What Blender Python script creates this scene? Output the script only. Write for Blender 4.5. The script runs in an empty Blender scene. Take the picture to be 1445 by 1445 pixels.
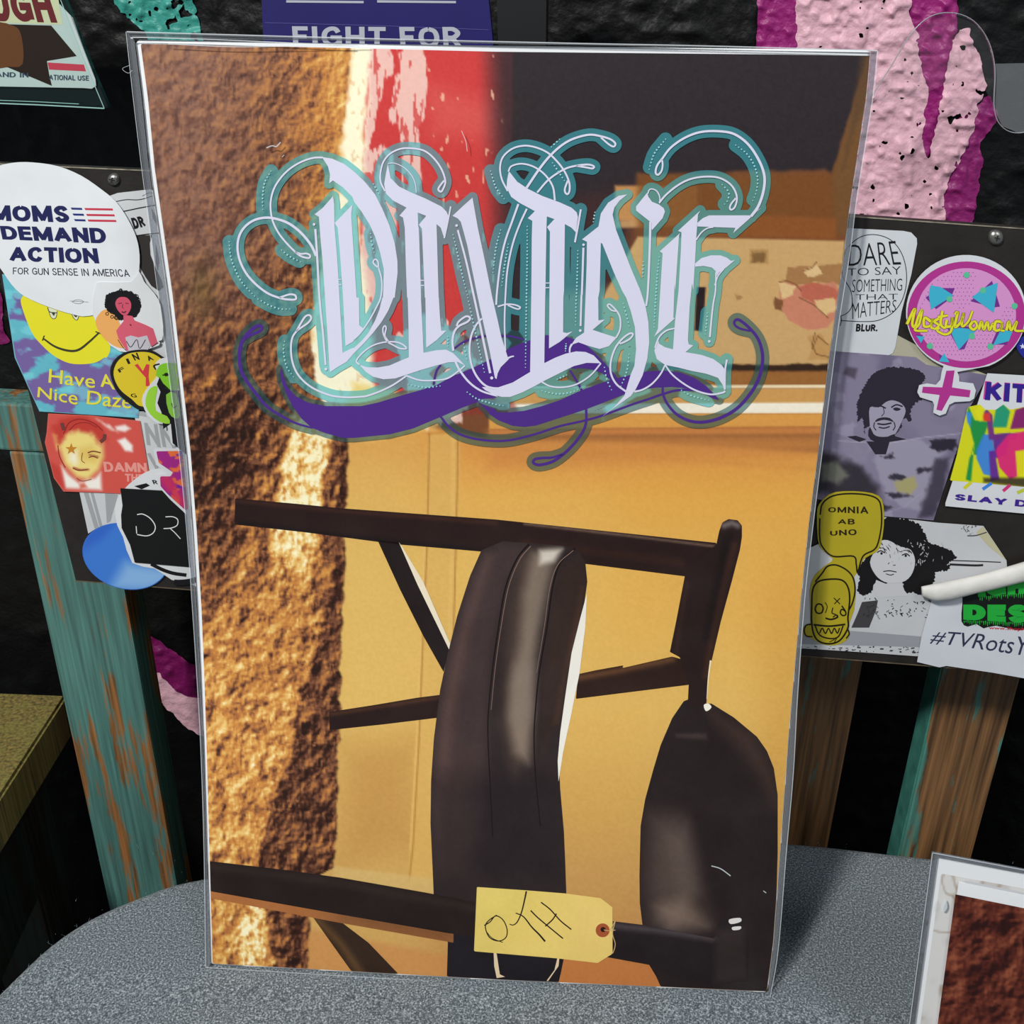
import bpy, math, random
import numpy as np
from mathutils import Vector, Matrix
from mathutils.geometry import tessellate_polygon
random.seed(4)
SC = bpy.context.scene
COL = SC.collection
# ------------------------------------------------------------------ camera
F = 1445.0
def nv(v):
    v = np.array(v, float); return v/np.linalg.norm(v)
PA = np.array([0.99850492, 0.04173957, -0.03529497])      # poster's own right direction seen by the camera
DN = nv([-.010, .9, .435])                                # world down seen by the camera
XW = nv(PA-PA@DN*DN); ZW = -DN; YW = np.cross(ZW, XW)
RW = np.array([XW, YW, ZW])
TABLE_Z = 0.75
CAM = np.array([0., 0., 1.172]) 
PBL = np.array([-0.17100541, 0.36509327, 0.7517552]); PTL = np.array([-0.1706045, 0.43081964, 1.18490022])
PN = np.array([-0.00183512, 0.98868082, -0.15002289])
# camera height that puts the poster's foot on the table
_r = lambda p: RW@np.array([(p[0]-722.5)/F, (p[1]-722.5)/F, 1.])
CAM[2] = TABLE_Z-(RW@np.array([-0.0136659, 0.23840954, 0.52175754]))[2]
cd = bpy.data.cameras.new('camera'); cam = bpy.data.objects.new('camera', cd); COL.objects.link(cam)
cd.sensor_width = 36; cd.lens = 36*F/1445; cd.clip_start = .01
M = Matrix.Identity(4)
for i in range(3):
    M[i][0] = RW[i][0]; M[i][1] = -RW[i][1]; M[i][2] = -RW[i][2]; M[i][3] = CAM[i]
cam.matrix_world = M
SC.camera = cam
# ------------------------------------------------------------------ light
SC.view_settings.view_transform = 'Standard'; SC.view_settings.look = 'None'
SC.view_settings.exposure = 0; SC.view_settings.gamma = 1
try: SC.view_settings.use_curve_mapping = False
except Exception: pass
w = bpy.data.worlds.new('world'); SC.world = w; w.use_nodes = True
w.node_tree.nodes['Background'].inputs[0].default_value = (.80, .90, 1., 1)
w.node_tree.nodes['Background'].inputs[1].default_value = .25
def area(name, loc, target, size, power, color=(1, 1, 1)):
    l = bpy.data.lights.new(name, 'AREA'); l.shape = 'DISK'; l.size = size; l.energy = power; l.color = color
    o = bpy.data.objects.new(name, l); COL.objects.link(o); o.location = loc
    o.rotation_euler = (Vector(target)-Vector(loc)).to_track_quat('-Z', 'Y').to_euler()
    return o
area('ceiling_lamp', (-.85, -.75, 2.35), (0, .42, .95), .22, 37, (1, .985, .95))
area('second_ceiling_lamp', (.9, -1.0, 2.5), (0, .42, .95), .5, 9, (.93, .97, 1))
# ------------------------------------------------------------------ helpers
def lin(c):
    c = np.asarray(c, float)/255.
    return np.where(c <= .04045, c/12.92, ((c+.055)/1.055)**2.4)
MATS = {}
def mat(name, rgb=None, rough=.55, attr=False, spec=.3, bump=None, noise=None, metal=0):
    """plain or attribute coloured material; bump=(scale,strength), noise=(scale,amount)"""
    if name in MATS: return MATS[name]
    m = bpy.data.materials.new(name); m.use_nodes = True; nt = m.node_tree; b = nt.nodes['Principled BSDF']
    b.inputs['Roughness'].default_value = rough; b.inputs['Specular IOR Level'].default_value = spec
    b.inputs['Metallic'].default_value = metal
    if attr:
        a = nt.nodes.new('ShaderNodeAttribute'); a.attribute_name = 'Col'; src = a.outputs['Color']
    else:
        a = nt.nodes.new('ShaderNodeRGB'); a.outputs[0].default_value = (*lin(rgb), 1); src = a.outputs[0]
    tc = nt.nodes.new('ShaderNodeTexCoord')
    if noise:
        n = nt.nodes.new('ShaderNodeTexNoise'); n.inputs['Scale'].default_value = noise[0]; n.inputs['Detail'].default_value = 5
        nt.links.new(tc.outputs['Object'], n.inputs['Vector'])
        mr = nt.nodes.new('ShaderNodeMapRange'); mr.inputs[1].default_value = .3; mr.inputs[2].default_value = .7
        mr.inputs[3].default_value = 1-noise[1]; mr.inputs[4].default_value = 1+noise[1]*.6
        nt.links.new(n.outputs[0], mr.inputs[0])
        mx = nt.nodes.new('ShaderNodeVectorMath'); mx.operation = 'SCALE'
        nt.links.new(src, mx.inputs[0]); nt.links.new(mr.outputs[0], mx.inputs['Scale']); src = mx.outputs[0]
    nt.links.new(src, b.inputs['Base Color'])
    if bump:
        n = nt.nodes.new('ShaderNodeTexNoise'); n.inputs['Scale'].default_value = bump[0]; n.inputs['Detail'].default_value = 6
        nt.links.new(tc.outputs['Object'], n.inputs['Vector'])
        bp = nt.nodes.new('ShaderNodeBump'); bp.inputs['Strength'].default_value = bump[1]; bp.inputs['Distance'].default_value = .002
        nt.links.new(n.outputs[0], bp.inputs['Height']); nt.links.new(bp.outputs[0], b.inputs['Normal'])
    MATS[name] = m; return m
def ink(rgb, rough=.5):
    return mat('ink_%d_%d_%d' % tuple(int(c) for c in rgb), rgb, rough, spec=.25)
PRINT = mat('printed_photo', attr=True, rough=.5, spec=.25)

def smooth(pts, n=6, closed=False):
    p = np.array(pts, float); N = len(p)
    if N < 3: return p
    out = []
    rng = range(N if closed else N-1)
    for i in rng:
        p0 = p[(i-1) % N] if (closed or i > 0) else p[0]*2-p[1]
        p1 = p[i]; p2 = p[(i+1) % N]
        p3 = p[(i+2) % N] if (closed or i+2 < N) else p[-1]*2-p[-2]
        for k in range(n):
            t = k/n
            out.append(.5*((2*p1)+(-p0+p2)*t+(2*p0-5*p1+4*p2-p3)*t*t+(-p0+3*p1-3*p2+p3)*t**3))
    if not closed: out.append(p[-1])
    return np.array(out)
# windows on the photograph from which outlines were traced: origin, scale
WIN = {'P': (0, 0, 1), 'A': (310, 180, 6.02), 'B': (310, 420, 6.02), 'C': (500, 180, 6.02), 'D': (500, 420, 6.02),
       'E': (690, 170, 6.02), 'F': (690, 420, 6.02), 'G': (890, 170, 6.02), 'H': (890, 400, 6.02),
       'T': (300, 660, 2.491), 'U': (780, 660, 1.84), 'S': (480, 1200, 3.44), 'K': (1020, 900, 2.652),
       'a': (0, 0, 3.6125), 'b': (0, 210, 4.8167), 'c': (20, 480, 3.8036), 'd': (1100, 280, 4.0145), 'e': (1100, 620, 4.0145),
       'w': (1000, 0, 3.247)}
def tr(s):
    """parse 'A 1 2 3 4 B 5 6' into photo pixels"""
    out = []; w_ = WIN['P']; num = []
    for t in s.split():
        if t in WIN: w_ = WIN[t]; continue
        num.append(float(t))
        if len(num) == 2:
            out.append((w_[0]+num[0]/w_[2], w_[1]+num[1]/w_[2])); num = []
    return np.array(out)

class Plane:
    def __init__(s, P, N):
        s.P = np.array(P, float); s.N = nv(N)
        if s.N@(s.P-CAM) > 0: s.N = -s.N                   # normal faces the camera
    def at(s, pts, off=0.):
        p = np.atleast_2d(np.array(pts, float))
        r = np.stack([(p[:, 0]-722.5)/F, (p[:, 1]-722.5)/F, np.ones(len(p))], 1)@RW.T
        k = ((s.P-CAM)@s.N)/(r@s.N)
        return CAM+r*k[:, None]+s.N*(np.asarray(off).reshape(-1, 1) if np.ndim(off) else off)

class Sagged(Plane):
    """the big print: a sheet that sags away from the camera between its foot and the board's top edge"""
    S = (0, .034, .066, .10, .145, .19, .225, .265, .30, .34, .375, .41, .438)
    G = (0, .002, .006, .011, .0165, .0205, .0215, .021, .017, .010, .0045, .001, 0)
    _x = np.linspace(0, .438, 90); _y = np.interp(_x, S, G)
    for _k in range(40): _y = np.r_[0, (_y[:-2]+2*_y[1:-1]+_y[2:])/4, 0]
    S, G = _x, _y
    def at(s, pts, off=0.):
        p = np.atleast_2d(np.array(pts, float)); dn = np.array([0, 0, -1.]); dn = nv(dn-s.N*(dn@s.N))
        r = np.stack([(p[:, 0]-722.5)/F, (p[:, 1]-722.5)/F, np.ones(len(p))], 1)@RW.T
        den = r@s.N; base = (s.P-CAM)@s.N; g = np.zeros(len(p))
        for _ in range(7):
            q = CAM+r*((base-g)/den)[:, None]
            g = np.interp((q-s.P)@dn, s.S, s.G)
        return q+s.N*(np.asarray(off).reshape(-1, 1) if np.ndim(off) else off)
def rough(pts, amp=1.2, step=1.4, seed=0, sm=6):
    """smooth closed outline with a ragged edge"""
    p = smooth(tr(pts) if isinstance(pts, str) else pts, sm, True); p = np.vstack([p, p[:1]])
    L = np.r_[0, np.cumsum(np.linalg.norm(np.diff(p, axis=0), axis=1))]; t = np.arange(0, L[-1], step)
    q = np.stack([np.interp(t, L, p[:, 0]), np.interp(t, L, p[:, 1])], 1); d = np.roll(q, -1, 0)-np.roll(q, 1, 0)
    d /= np.linalg.norm(d, axis=1)[:, None]+1e-9; rs_ = np.random.RandomState(seed+5)
    return q+np.stack([-d[:, 1], d[:, 0]], 1)*(rs_.uniform(-1, 1, len(q))*amp+2*amp*(fbm(q[:, 0], q[:, 1], 5, seed, 2)-.5))[:, None]

def link(name, me, m, parent=None, root=None):
    me.name = name
    if m: 
        for x in (m if isinstance(m, (list, tuple)) else [m]): me.materials.append(x)
    o = bpy.data.objects.new(name, me); COL.objects.link(o)
    if parent: o.parent = parent
    return o
def rootloc(p):
    while p.parent: p = p.parent
    return np.array(p.location)
def mesh_obj(name, V, Fc, m, parent=None, smoothf=False, colors=None, origin=None):
    V = np.asarray(V, float)
    if parent is not None: o0 = rootloc(parent)
    else:
        o0 = np.array(origin) if origin is not None else np.array([V[:, 0].mean(), V[:, 1].mean(), V[:, 2].min()])
    me = bpy.data.meshes.new(name)
    if isinstance(Fc, np.ndarray):
        n, k = Fc.shape
        me.vertices.add(len(V)); me.vertices.foreach_set('co', (V-o0).astype(np.float32).ravel())
        me.loops.add(n*k); me.loops.foreach_set('vertex_index', Fc.astype(np.int32).ravel())
        me.polygons.add(n); me.polygons.foreach_set('loop_start', np.arange(0, n*k, k, dtype=np.int32))
        me.update(calc_edges=True)
    else:
        me.from_pydata([tuple(v) for v in V-o0], [], [tuple(int(i) for i in f) for f in Fc]); me.update()
    if smoothf: me.polygons.foreach_set('use_smooth', [True]*len(me.polygons))
    if colors is not None:
        ca = me.color_attributes.new('Col', 'FLOAT_COLOR', 'POINT')
        c = np.ones((len(V), 4), np.float32); c[:, :3] = colors; ca.data.foreach_set('color', c.ravel())
    o = link(name, me, m, parent)
    if parent is None: o.location = o0
    return o
def tag(o, label=None, cat=None, group=None, kind=None):
    if label: o['label'] = label
    if cat: o['category'] = cat
    if group: o['group'] = group
    if kind: o['kind'] = kind
    return o
def empty(name, loc, label, cat, group=None):
    o = bpy.data.objects.new(name, None); COL.objects.link(o); o.location = [float(x) for x in loc]
    o.empty_display_size = .02
    return tag(o, label, cat, group)
def tess(loops):
    """loops of 2D pts -> verts, tris"""
    L = [[Vector((a, -b, 0)) for a, b in l] for l in loops]
    T = tessellate_polygon(L)
    P = np.concatenate([np.array(l, float) for l in loops])
    out = []
    for t in T:
        a, b, c = P[t[0]], P[t[1]], P[t[2]]
        cr = (b[0]-a[0])*(c[1]-a[1])-(b[1]-a[1])*(c[0]-a[0])
        if abs(cr) < 1e-9: continue
        out.append((t[0], t[1], t[2]) if cr < 0 else (t[0], t[2], t[1]))     # image y points down: faces the camera
    return P, out
_O = [(.5, 1), (.13, .86), (0, .5), (.13, .14), (.5, 0), (.87, .14), (1, .5), (.87, .86), (.5, 1)]
GLYPH = {'A': (.72, [(0, [(0, 0), (.5, 1), (1, 0)]), (0, [(.25, .3), (.75, .3)])]), 'B': (.62, [(0, [(0, 0), (0, 1)]), (1, [(0, 1), (.6, 1), (.95, .78), (.6, .53), (0, .53)]), (1, [(0, .53), (.65, .53), (1, .27), (.65, 0), (0, 0)])]),
 'C': (.66, [(1, [(.97, .75), (.75, .98), (.4, .98), (.1, .8), (0, .5), (.1, .2), (.4, .02), (.75, .02), (.97, .27)])]), 'D': (.66, [(0, [(0, 0), (0, 1)]), (1, [(0, 1), (.5, 1), (.86, .84), (1, .5), (.86, .16), (.5, 0), (0, 0)])]),
 'E': (.54, [(0, [(0, 0), (0, 1)]), (0, [(0, 1), (1, 1)]), (0, [(0, .52), (.9, .52)]), (0, [(0, 0), (1, 0)])]), 'F': (.52, [(0, [(0, 0), (0, 1)]), (0, [(0, 1), (1, 1)]), (0, [(0, .5), (.85, .5)])]),
 'G': (.68, [(1, [(.95, .77), (.75, .98), (.4, .98), (.1, .8), (0, .5), (.1, .2), (.4, .02), (.75, .04), (1, .2)]), (0, [(1, .1), (1, .46)]), (0, [(1, .46), (.6, .46)])]), 'H': (.64, [(0, [(0, 0), (0, 1)]), (0, [(1, 0), (1, 1)]), (0, [(0, .5), (1, .5)])]),
 'I': (.2, [(0, [(.5, 0), (.5, 1)])]), 'K': (.64, [(0, [(0, 0), (0, 1)]), (0, [(.05, .4), (.95, 1)]), (0, [(.35, .6), (1, 0)])]), 'L': (.5, [(0, [(0, 1), (0, 0)]), (0, [(0, 0), (1, 0)])]),
 'M': (.8, [(0, [(0, 0), (0, 1)]), (0, [(.06, .95), (.5, .05)]), (0, [(.5, .05), (.94, .95)]), (0, [(1, 1), (1, 0)])]), 'N': (.66, [(0, [(0, 0), (0, 1)]), (0, [(.05, .95), (.95, .05)]), (0, [(1, 0), (1, 1)])]),
 'O': (.72, [(1, _O)]), 'P': (.58, [(0, [(0, 0), (0, 1)]), (1, [(0, 1), (.6, 1), (1, .74), (.6, .46), (0, .46)])]), 'R': (.62, [(0, [(0, 0), (0, 1)]), (1, [(0, 1), (.6, 1), (.98, .76), (.6, .5), (0, .5)]), (0, [(.5, .5), (1, 0)])]),
 'S': (.6, [(1, [(.95, .78), (.75, .98), (.35, .99), (.05, .78), (.25, .56), (.7, .44), (.97, .23), (.7, .01), (.25, .02), (.02, .24)])]), 'T': (.58, [(0, [(.5, 0), (.5, 1)]), (0, [(0, 1), (1, 1)])]),
 'U': (.64, [(1, [(0, 1), (0, .6), (0, .3), (.2, .03), (.5, 0), (.8, .03), (1, .3), (1, .6), (1, 1)])]), 'V': (.66, [(0, [(0, 1), (.5, 0)]), (0, [(.5, 0), (1, 1)])]), 'Y': (.66, [(0, [(0, 1), (.5, .42)]), (0, [(1, 1), (.5, .42)]), (0, [(.5, .42), (.5, 0)])]), 'X': (.6, [(0, [(0, 0), (1, 1)]), (0, [(0, 1), (1, 0)])]), '.': (.2, [(0, [(.4, 0), (.6, 0)])])}
class Flat:
    """collects flat ink shapes in photo pixels on a plane, one mesh"""
    def __init__(s, pl, off): s.pl = pl; s.off = off; s.V = []; s.F = []; s.n = 0; s.O = []
    def add(s, P, T):
        s.V.append(np.array(P, float)); s.O.append(np.full(len(P), s.off+2.2e-6*(len(s.O) % 17))); s.F += [tuple(i+s.n for i in t) for t in T]; s.n += len(P); return s
    def poly(s, pts, holes=(), sm=0):
        if isinstance(pts, str): pts = tr(pts)
        if sm: pts = smooth(pts, sm, True)
        hs = [tr(h) if isinstance(h, str) else h for h in holes]
        P, T = tess([pts]+hs); return s.add(P, T)
    def line(s, pts, w0=2., sm=6, w1=None, closed=False, mid=None):
        if isinstance(pts, str): pts = tr(pts)
        if sm and len(pts) > 2: pts = smooth(pts, sm, closed)
        if closed: pts = np.vstack([pts, pts[:1]])
        d = np.gradient(pts, axis=0); d /= np.linalg.norm(d, axis=1)[:, None]+1e-9
        nn = np.stack([-d[:, 1], d[:, 0]], 1); n = len(pts); t = np.linspace(0, 1, n)
        w1 = w0 if w1 is None else w1
        ww = (w0+(w1-w0)*t)/2
        if mid: ww = ww+(mid-(w0+w1)/2)/2*np.sin(math.pi*t)
        P = np.vstack([pts+nn*ww[:, None], pts-nn*ww[:, None]])
        T = [(i+n, i, i+1, i+1+n) for i in range(n-1)]
        return s.add(P, T)
    def dot(s, c, r, k=10, ry=None):
        a = np.linspace(0, 2*math.pi, k, endpoint=False)
        P = np.stack([c[0]+r*np.cos(a), c[1]+(ry or r)*np.sin(a)], 1)
        return s.add(P, [tuple(range(k-1, -1, -1))])
    def ring(s, c, r0, r1, k=48, a0=0, a1=2*math.pi):
        a = np.linspace(a0, a1, k)
        P = np.vstack([np.stack([c[0]+r*np.cos(a), c[1]+r*np.sin(a)], 1) for r in (r0, r1)])
        return s.add(P, [(i, i+1, i+1+k, i+k) for i in range(k-1)])
    def block(s, txt, quad, th=.2, gap=.16):
        """plain sans capitals drawn as strokes"""
        q = tr(quad) if isinstance(quad, str) else np.array(quad, float); x = 0; polys = []
        def rib(pts):
            pts = np.array(pts, float); d = np.gradient(pts, axis=0); d /= np.linalg.norm(d, axis=1)[:, None]+1e-9
            nn = np.stack([-d[:, 1], d[:, 0]], 1)*th/2; return pts+nn, pts-nn
        for ch in txt:
            if ch == ' ': x += .38; continue
            w_, st = GLYPH[ch]; w_ = w_*(1+th*.6)
            for cur, pts in st:
                P = np.array(pts, float); P[:, 0] = x+th/2+P[:, 0]*(w_-th); P[:, 1] = th/2+P[:, 1]*(1-th)
                if cur: polys.append(rib(smooth(P, 6)))
                else:
                    for i in range(len(P)-1):
                        e = P[i+1]-P[i]; e /= np.linalg.norm(e); 
                        k = th/2 if (abs(e[0]) < .01 or abs(e[1]) < .01) else th*.3
                        polys.append(rib([P[i]-e*k, P[i+1]+e*k]))
            x += w_+gap
        x -= gap
        for A_, B_ in polys:
            P = np.vstack([A_, B_]); n = len(A_); a = P[:, :1]/x; b = np.clip(P[:, 1:], 0, 1)
            P = q[0]*(1-a)*(1-b)+q[1]*a*(1-b)+q[2]*a*b+q[3]*(1-a)*b
            T = []
            for i in range(n-1):
                f = (i, i+1, i+1+n, i+n); p0, p1, p2 = P[f[0]], P[f[1]], P[f[2]]
                cr = (p1[0]-p0[0])*(p2[1]-p0[1])-(p1[1]-p0[1])*(p2[0]-p0[0]); T.append(f if cr < 0 else f[::-1])
            s.add(P, T)
        return s
    def text(s, txt, quad, bold=0., shear=0., space=1.):
        if bold > 0:                                             # heavier face: the same glyphs laid twice, slightly apart
            q = tr(quad) if isinstance(quad, str) else np.array(quad, float); h = np.linalg.norm(q[3]-q[0])*bold*.9
            for dx, dy in ((-h, -h*.5), (h, -h*.5), (-h, h*.5), (h, h*.5)): s.text(txt, q*(1-.0)+np.array((dx, dy)), 0, shear, space)
            return s
        cu = bpy.data.curves.new('t', 'FONT'); cu.body = txt; cu.offset = bold; cu.shear = shear; cu.space_character = space
        cu.resolution_u = 3
        o = bpy.data.objects.new('t', cu); COL.objects.link(o); bpy.context.view_layer.update()
        dg = bpy.context.evaluated_depsgraph_get(); me = bpy.data.meshes.new_from_object(o.evaluated_get(dg))
        v = np.zeros(len(me.vertices)*3); me.vertices.foreach_get('co', v); v = v.reshape(-1, 3)[:, :2]
        fs = [tuple(p.vertices) for p in me.polygons]
        bpy.data.objects.remove(o); bpy.data.curves.remove(cu); bpy.data.meshes.remove(me)
        lo = v.min(0); u = (v-lo)/(v.max(0)-lo)
        q = tr(quad) if isinstance(quad, str) else np.array(quad, float)     # bottom-left, bottom-right, top-right, top-left
        a, b = u[:, :1], u[:, 1:]
        P = q[0]*(1-a)*(1-b)+q[1]*a*(1-b)+q[2]*a*b+q[3]*(1-a)*b
        T = []
        for f in fs:
            p, q1, r = P[f[0]], P[f[1]], P[f[2]]
            cr = (q1[0]-p[0])*(r[1]-p[1])-(q1[1]-p[1])*(r[0]-p[0])
            T.append(f if cr < 0 else f[::-1])
        return s.add(P, T)
    def build(s, name, m, parent, label=None):
        if isinstance(m, (tuple, list)) and not hasattr(m, 'name'): m = ink(m)
        P = np.concatenate(s.V)
        o = mesh_obj(name, s.pl.at(P, np.concatenate(s.O)), s.F, m, parent)
        if label: o['label'] = label
        return o
def slab(name, pl, pts, off, th, m, parent=None, sm=0, holes=(), origin=None, topcol=None, wav=0):
    """sheet with thickness th whose front sits at off in front of the plane"""
    if isinstance(pts, str): pts = tr(pts)
    if sm: pts = smooth(pts, sm, True)
    hs = [tr(h) if isinstance(h, str) else h for h in holes]
    loops = [pts]+hs; P, T = tess(loops); n = len(P)
    f = pl.at(P, off); b = f-pl.N*th
    Fc = list(T)+[(t[0]+n, t[2]+n, t[1]+n) for t in T]; k = 0
    for l in loops:
        m_ = len(l); A = sum(l[i-1][0]*l[i][1]-l[i][0]*l[i-1][1] for i in range(m_))
        for i in range(m_):
            j = (i+1) % m_; q = (k+i, k+j, k+j+n, k+i+n)
            Fc.append(q if A > 0 else q[::-1])
        k += m_
    return mesh_obj(name, np.vstack([f, b]), Fc, m, parent, origin=origin)

# ---- numpy noise, distance fields and marching squares
_T = np.random.RandomState(7).rand(256, 256)
def vn(x, y, s, seed=0):
    x = np.asarray(x)/s+seed*17.3; y = np.asarray(y)/s+seed*31.7
    xi = np.floor(x).astype(int); yi = np.floor(y).astype(int); fx = x-xi; fy = y-yi
    fx = fx*fx*(3-2*fx); fy = fy*fy*(3-2*fy)
    g = lambda a, b: _T[a & 255, b & 255]
    return (g(xi, yi)*(1-fx)+g(xi+1, yi)*fx)*(1-fy)+(g(xi, yi+1)*(1-fx)+g(xi+1, yi+1)*fx)*fy
def fbm(x, y, s, seed=0, o=4, g=.5):
    r = 0; a = 1; t = 0
    for i in range(o):
        r = r+a*vn(x, y, s, seed+i); t += a; a *= g; s *= .5
    return r/t
def sdist(X, Y, pts):
    """signed distance to closed polygon (negative inside)"""
    d = np.full(X.shape, 1e9); ins = np.zeros(X.shape, bool); n = len(pts)
    for i in range(n):
        ax, ay = pts[i-1]; bx, by = pts[i]; ex, ey = bx-ax, by-ay
        L = ex*ex+ey*ey
        if L < 1e-12: continue
        t = np.clip(((X-ax)*ex+(Y-ay)*ey)/L, 0, 1)
        d = np.minimum(d, (X-ax-t*ex)**2+(Y-ay-t*ey)**2)
        if ay != by:
            ins ^= ((ay > Y) != (by > Y)) & (X < (bx-ax)*(Y-ay)/(by-ay)+ax)
    d = np.sqrt(d); return np.where(ins, -d, d)
def ldist(X, Y, pts):
    d = np.full(X.shape, 1e9)
    for i in range(1, len(pts)):
        ax, ay = pts[i-1]; bx, by = pts[i]; ex, ey = bx-ax, by-ay; L = ex*ex+ey*ey+1e-12
        t = np.clip(((X-ax)*ex+(Y-ay)*ey)/L, 0, 1)
        d = np.minimum(d, (X-ax-t*ex)**2+(Y-ay-t*ey)**2)
    return np.sqrt(d)
def near(field, X, Y, pts, fn, pad):
    """minimum of field and fn, evaluated only around the shape"""
    x0, y0 = pts.min(0)-pad; x1, y1 = pts.max(0)+pad
    xs, ys = X[0], Y[:, 0]
    i0, i1 = np.searchsorted(xs, [x0, x1]); j0, j1 = np.searchsorted(ys, [y0, y1])
    if i1 <= i0 or j1 <= j0: return
    sl = (slice(j0, j1), slice(i0, i1))
    field[sl] = np.minimum(field[sl], fn(X[sl], Y[sl], pts))
def region(X, Y, f):
    """mesh of f<0 on a grid: verts(px), quads+tris"""
    ny, nx = X.shape; idx = np.arange(ny*nx).reshape(ny, nx)
    ins = f < 0
    a = ins[:-1, :-1]; b = ins[:-1, 1:]; c = ins[1:, 1:]; d = ins[1:, :-1]
    full = a & b & c & d; mix = (a | b | c | d) & ~full
    j, i = np.nonzero(full)
    quads = np.stack([idx[j, i], idx[j+1, i], idx[j+1, i+1], idx[j, i+1]], 1)
    P = np.stack([X.ravel(), Y.ravel()], 1); fv = f.ravel()
    tris = []; newp = []; cache = {}; base = ny*nx
    def cut(p, q):
        k = (p, q) if p < q else (q, p)
        if k not in cache:
            t = fv[k[0]]/(fv[k[0]]-fv[k[1]]); t = min(max(t, .02), .98)
            cache[k] = base+len(newp); newp.append(P[k[0]]*(1-t)+P[k[1]]*t)
        return cache[k]
    for j, i in zip(*np.nonzero(mix)):
        co = [idx[j, i], idx[j+1, i], idx[j+1, i+1], idx[j, i+1]]; out = []
        for k in range(4):
            p, q = co[k], co[(k+1) % 4]
            if fv[p] < 0: out.append(p)
            if (fv[p] < 0) != (fv[q] < 0): out.append(cut(p, q))
        for k in range(1, len(out)-1): tris.append((out[0], out[k], out[k+1]))
    AP = np.vstack([P, np.array(newp)]) if newp else P
    tq = np.vstack([np.stack([quads[:, 0], quads[:, 1], quads[:, 2]], 1), np.stack([quads[:, 0], quads[:, 2], quads[:, 3]], 1)]) if len(quads) else np.zeros((0, 3), int)
    Fc = np.vstack([tq, np.array(tris)]) if len(tris) else tq
    used, inv = np.unique(Fc, return_inverse=True)
    return AP[used], inv.reshape(-1, 3)
def grid(x0, y0, x1, y1, st):
    return np.meshgrid(np.arange(x0, x1+st, st), np.arange(y0, y1+st, st))
def sm01(t): t = np.clip(t, 0, 1); return t*t*(3-2*t)
class Paint:
    """colours (0..255) as a function of photo pixel, used for printed pictures"""
    def __init__(s, X, Y, c): s.X = X; s.Y = Y; s.C = np.ones(X.shape+(3,))*np.array(c, float)
    def mixin(s, a, c, sl=None):
        c = np.asarray(c, float); T = s.C if sl is None else s.C[sl]
        r = T*(1-a[..., None])+c*a[..., None]
        if sl is None: s.C = r
        else: s.C[sl] = r
    def poly(s, pts, c, fe=2., amt=1., wob=0, wf=9):
        if isinstance(pts, str): pts = tr(pts)
        x0, y0 = pts.min(0)-fe-wob; x1, y1 = pts.max(0)+fe+wob
        if s.X.ndim == 2 and s.X.shape[1] > 1:
            i0, i1 = np.searchsorted(s.X[0], [x0, x1]); j0, j1 = np.searchsorted(s.Y[:, 0], [y0, y1])
            if i1 <= i0 or j1 <= j0: return
            sl = (slice(j0, j1), slice(i0, i1))
        else: sl = (slice(None),)
        X, Y = s.X[sl], s.Y[sl]; d = sdist(X, Y, pts)
        if wob: d = d+(fbm(X, Y, wf, 3)-.5)*2*wob
        a = sm01(.5-d/(2*fe))*amt
        s.mixin(a, c, sl)
    def line(s, pts, c, w, fe=1., amt=1.):
        if isinstance(pts, str): pts = tr(pts)
        d = ldist(s.X, s.Y, pts)-w/2
        s.mixin(sm01(.5-d/(2*fe))*amt, c)
def gradfill(vals, t):
    """piecewise colour gradient: vals [(t,rgb)...]"""
    ts = [v[0] for v in vals]
    return np.stack([np.interp(t, ts, [v[1][k] for v in vals]) for k in range(3)], -1)

# ------------------------------------------------------------------ planes of the place
PP = Sagged(CAM+RW@np.array([-0.14893592, -0.18606675, 0.39743748]), PN)
HW = np.array([0.99723384, -0.06720146, 0.]); HW = nv(HW)
NB = np.cross([0, 0, 1.], HW)                                  # away from the camera
_top = PP.at([(1205, 305)])[0]; BD = _top@NB+.0105
BP = Plane(NB*BD, NB)                                          # sticker board's face
SP = Plane(NB*(BD+.05), NB)                                    # slats' face
WP = Plane(NB*(BD+.135), NB)                                   # painted wall behind
def wpt(u, dy, z): return HW*u+NB*(BD+dy)+np.array([0, 0, z])
def box_uyz(u0, u1, y0, y1, z0, z1, bev=.0015):
    import bmesh
    bm = bmesh.new(); bmesh.ops.create_cube(bm, size=1)
    for v in bm.verts:
        v.co = Vector(wpt(u0+(v.co.x+.5)*(u1-u0), y0+(v.co.y+.5)*(y1-y0), z0+(v.co.z+.5)*(z1-z0)))
    if bev: bmesh.ops.bevel(bm, geom=bm.edges[:], offset=bev, segments=2, affect='EDGES', profile=.6)
    V = np.array([v.co[:] for v in bm.verts]); Fc = [[v.index for v in f.verts] for f in bm.faces]; bm.free()
    return V, Fc

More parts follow.
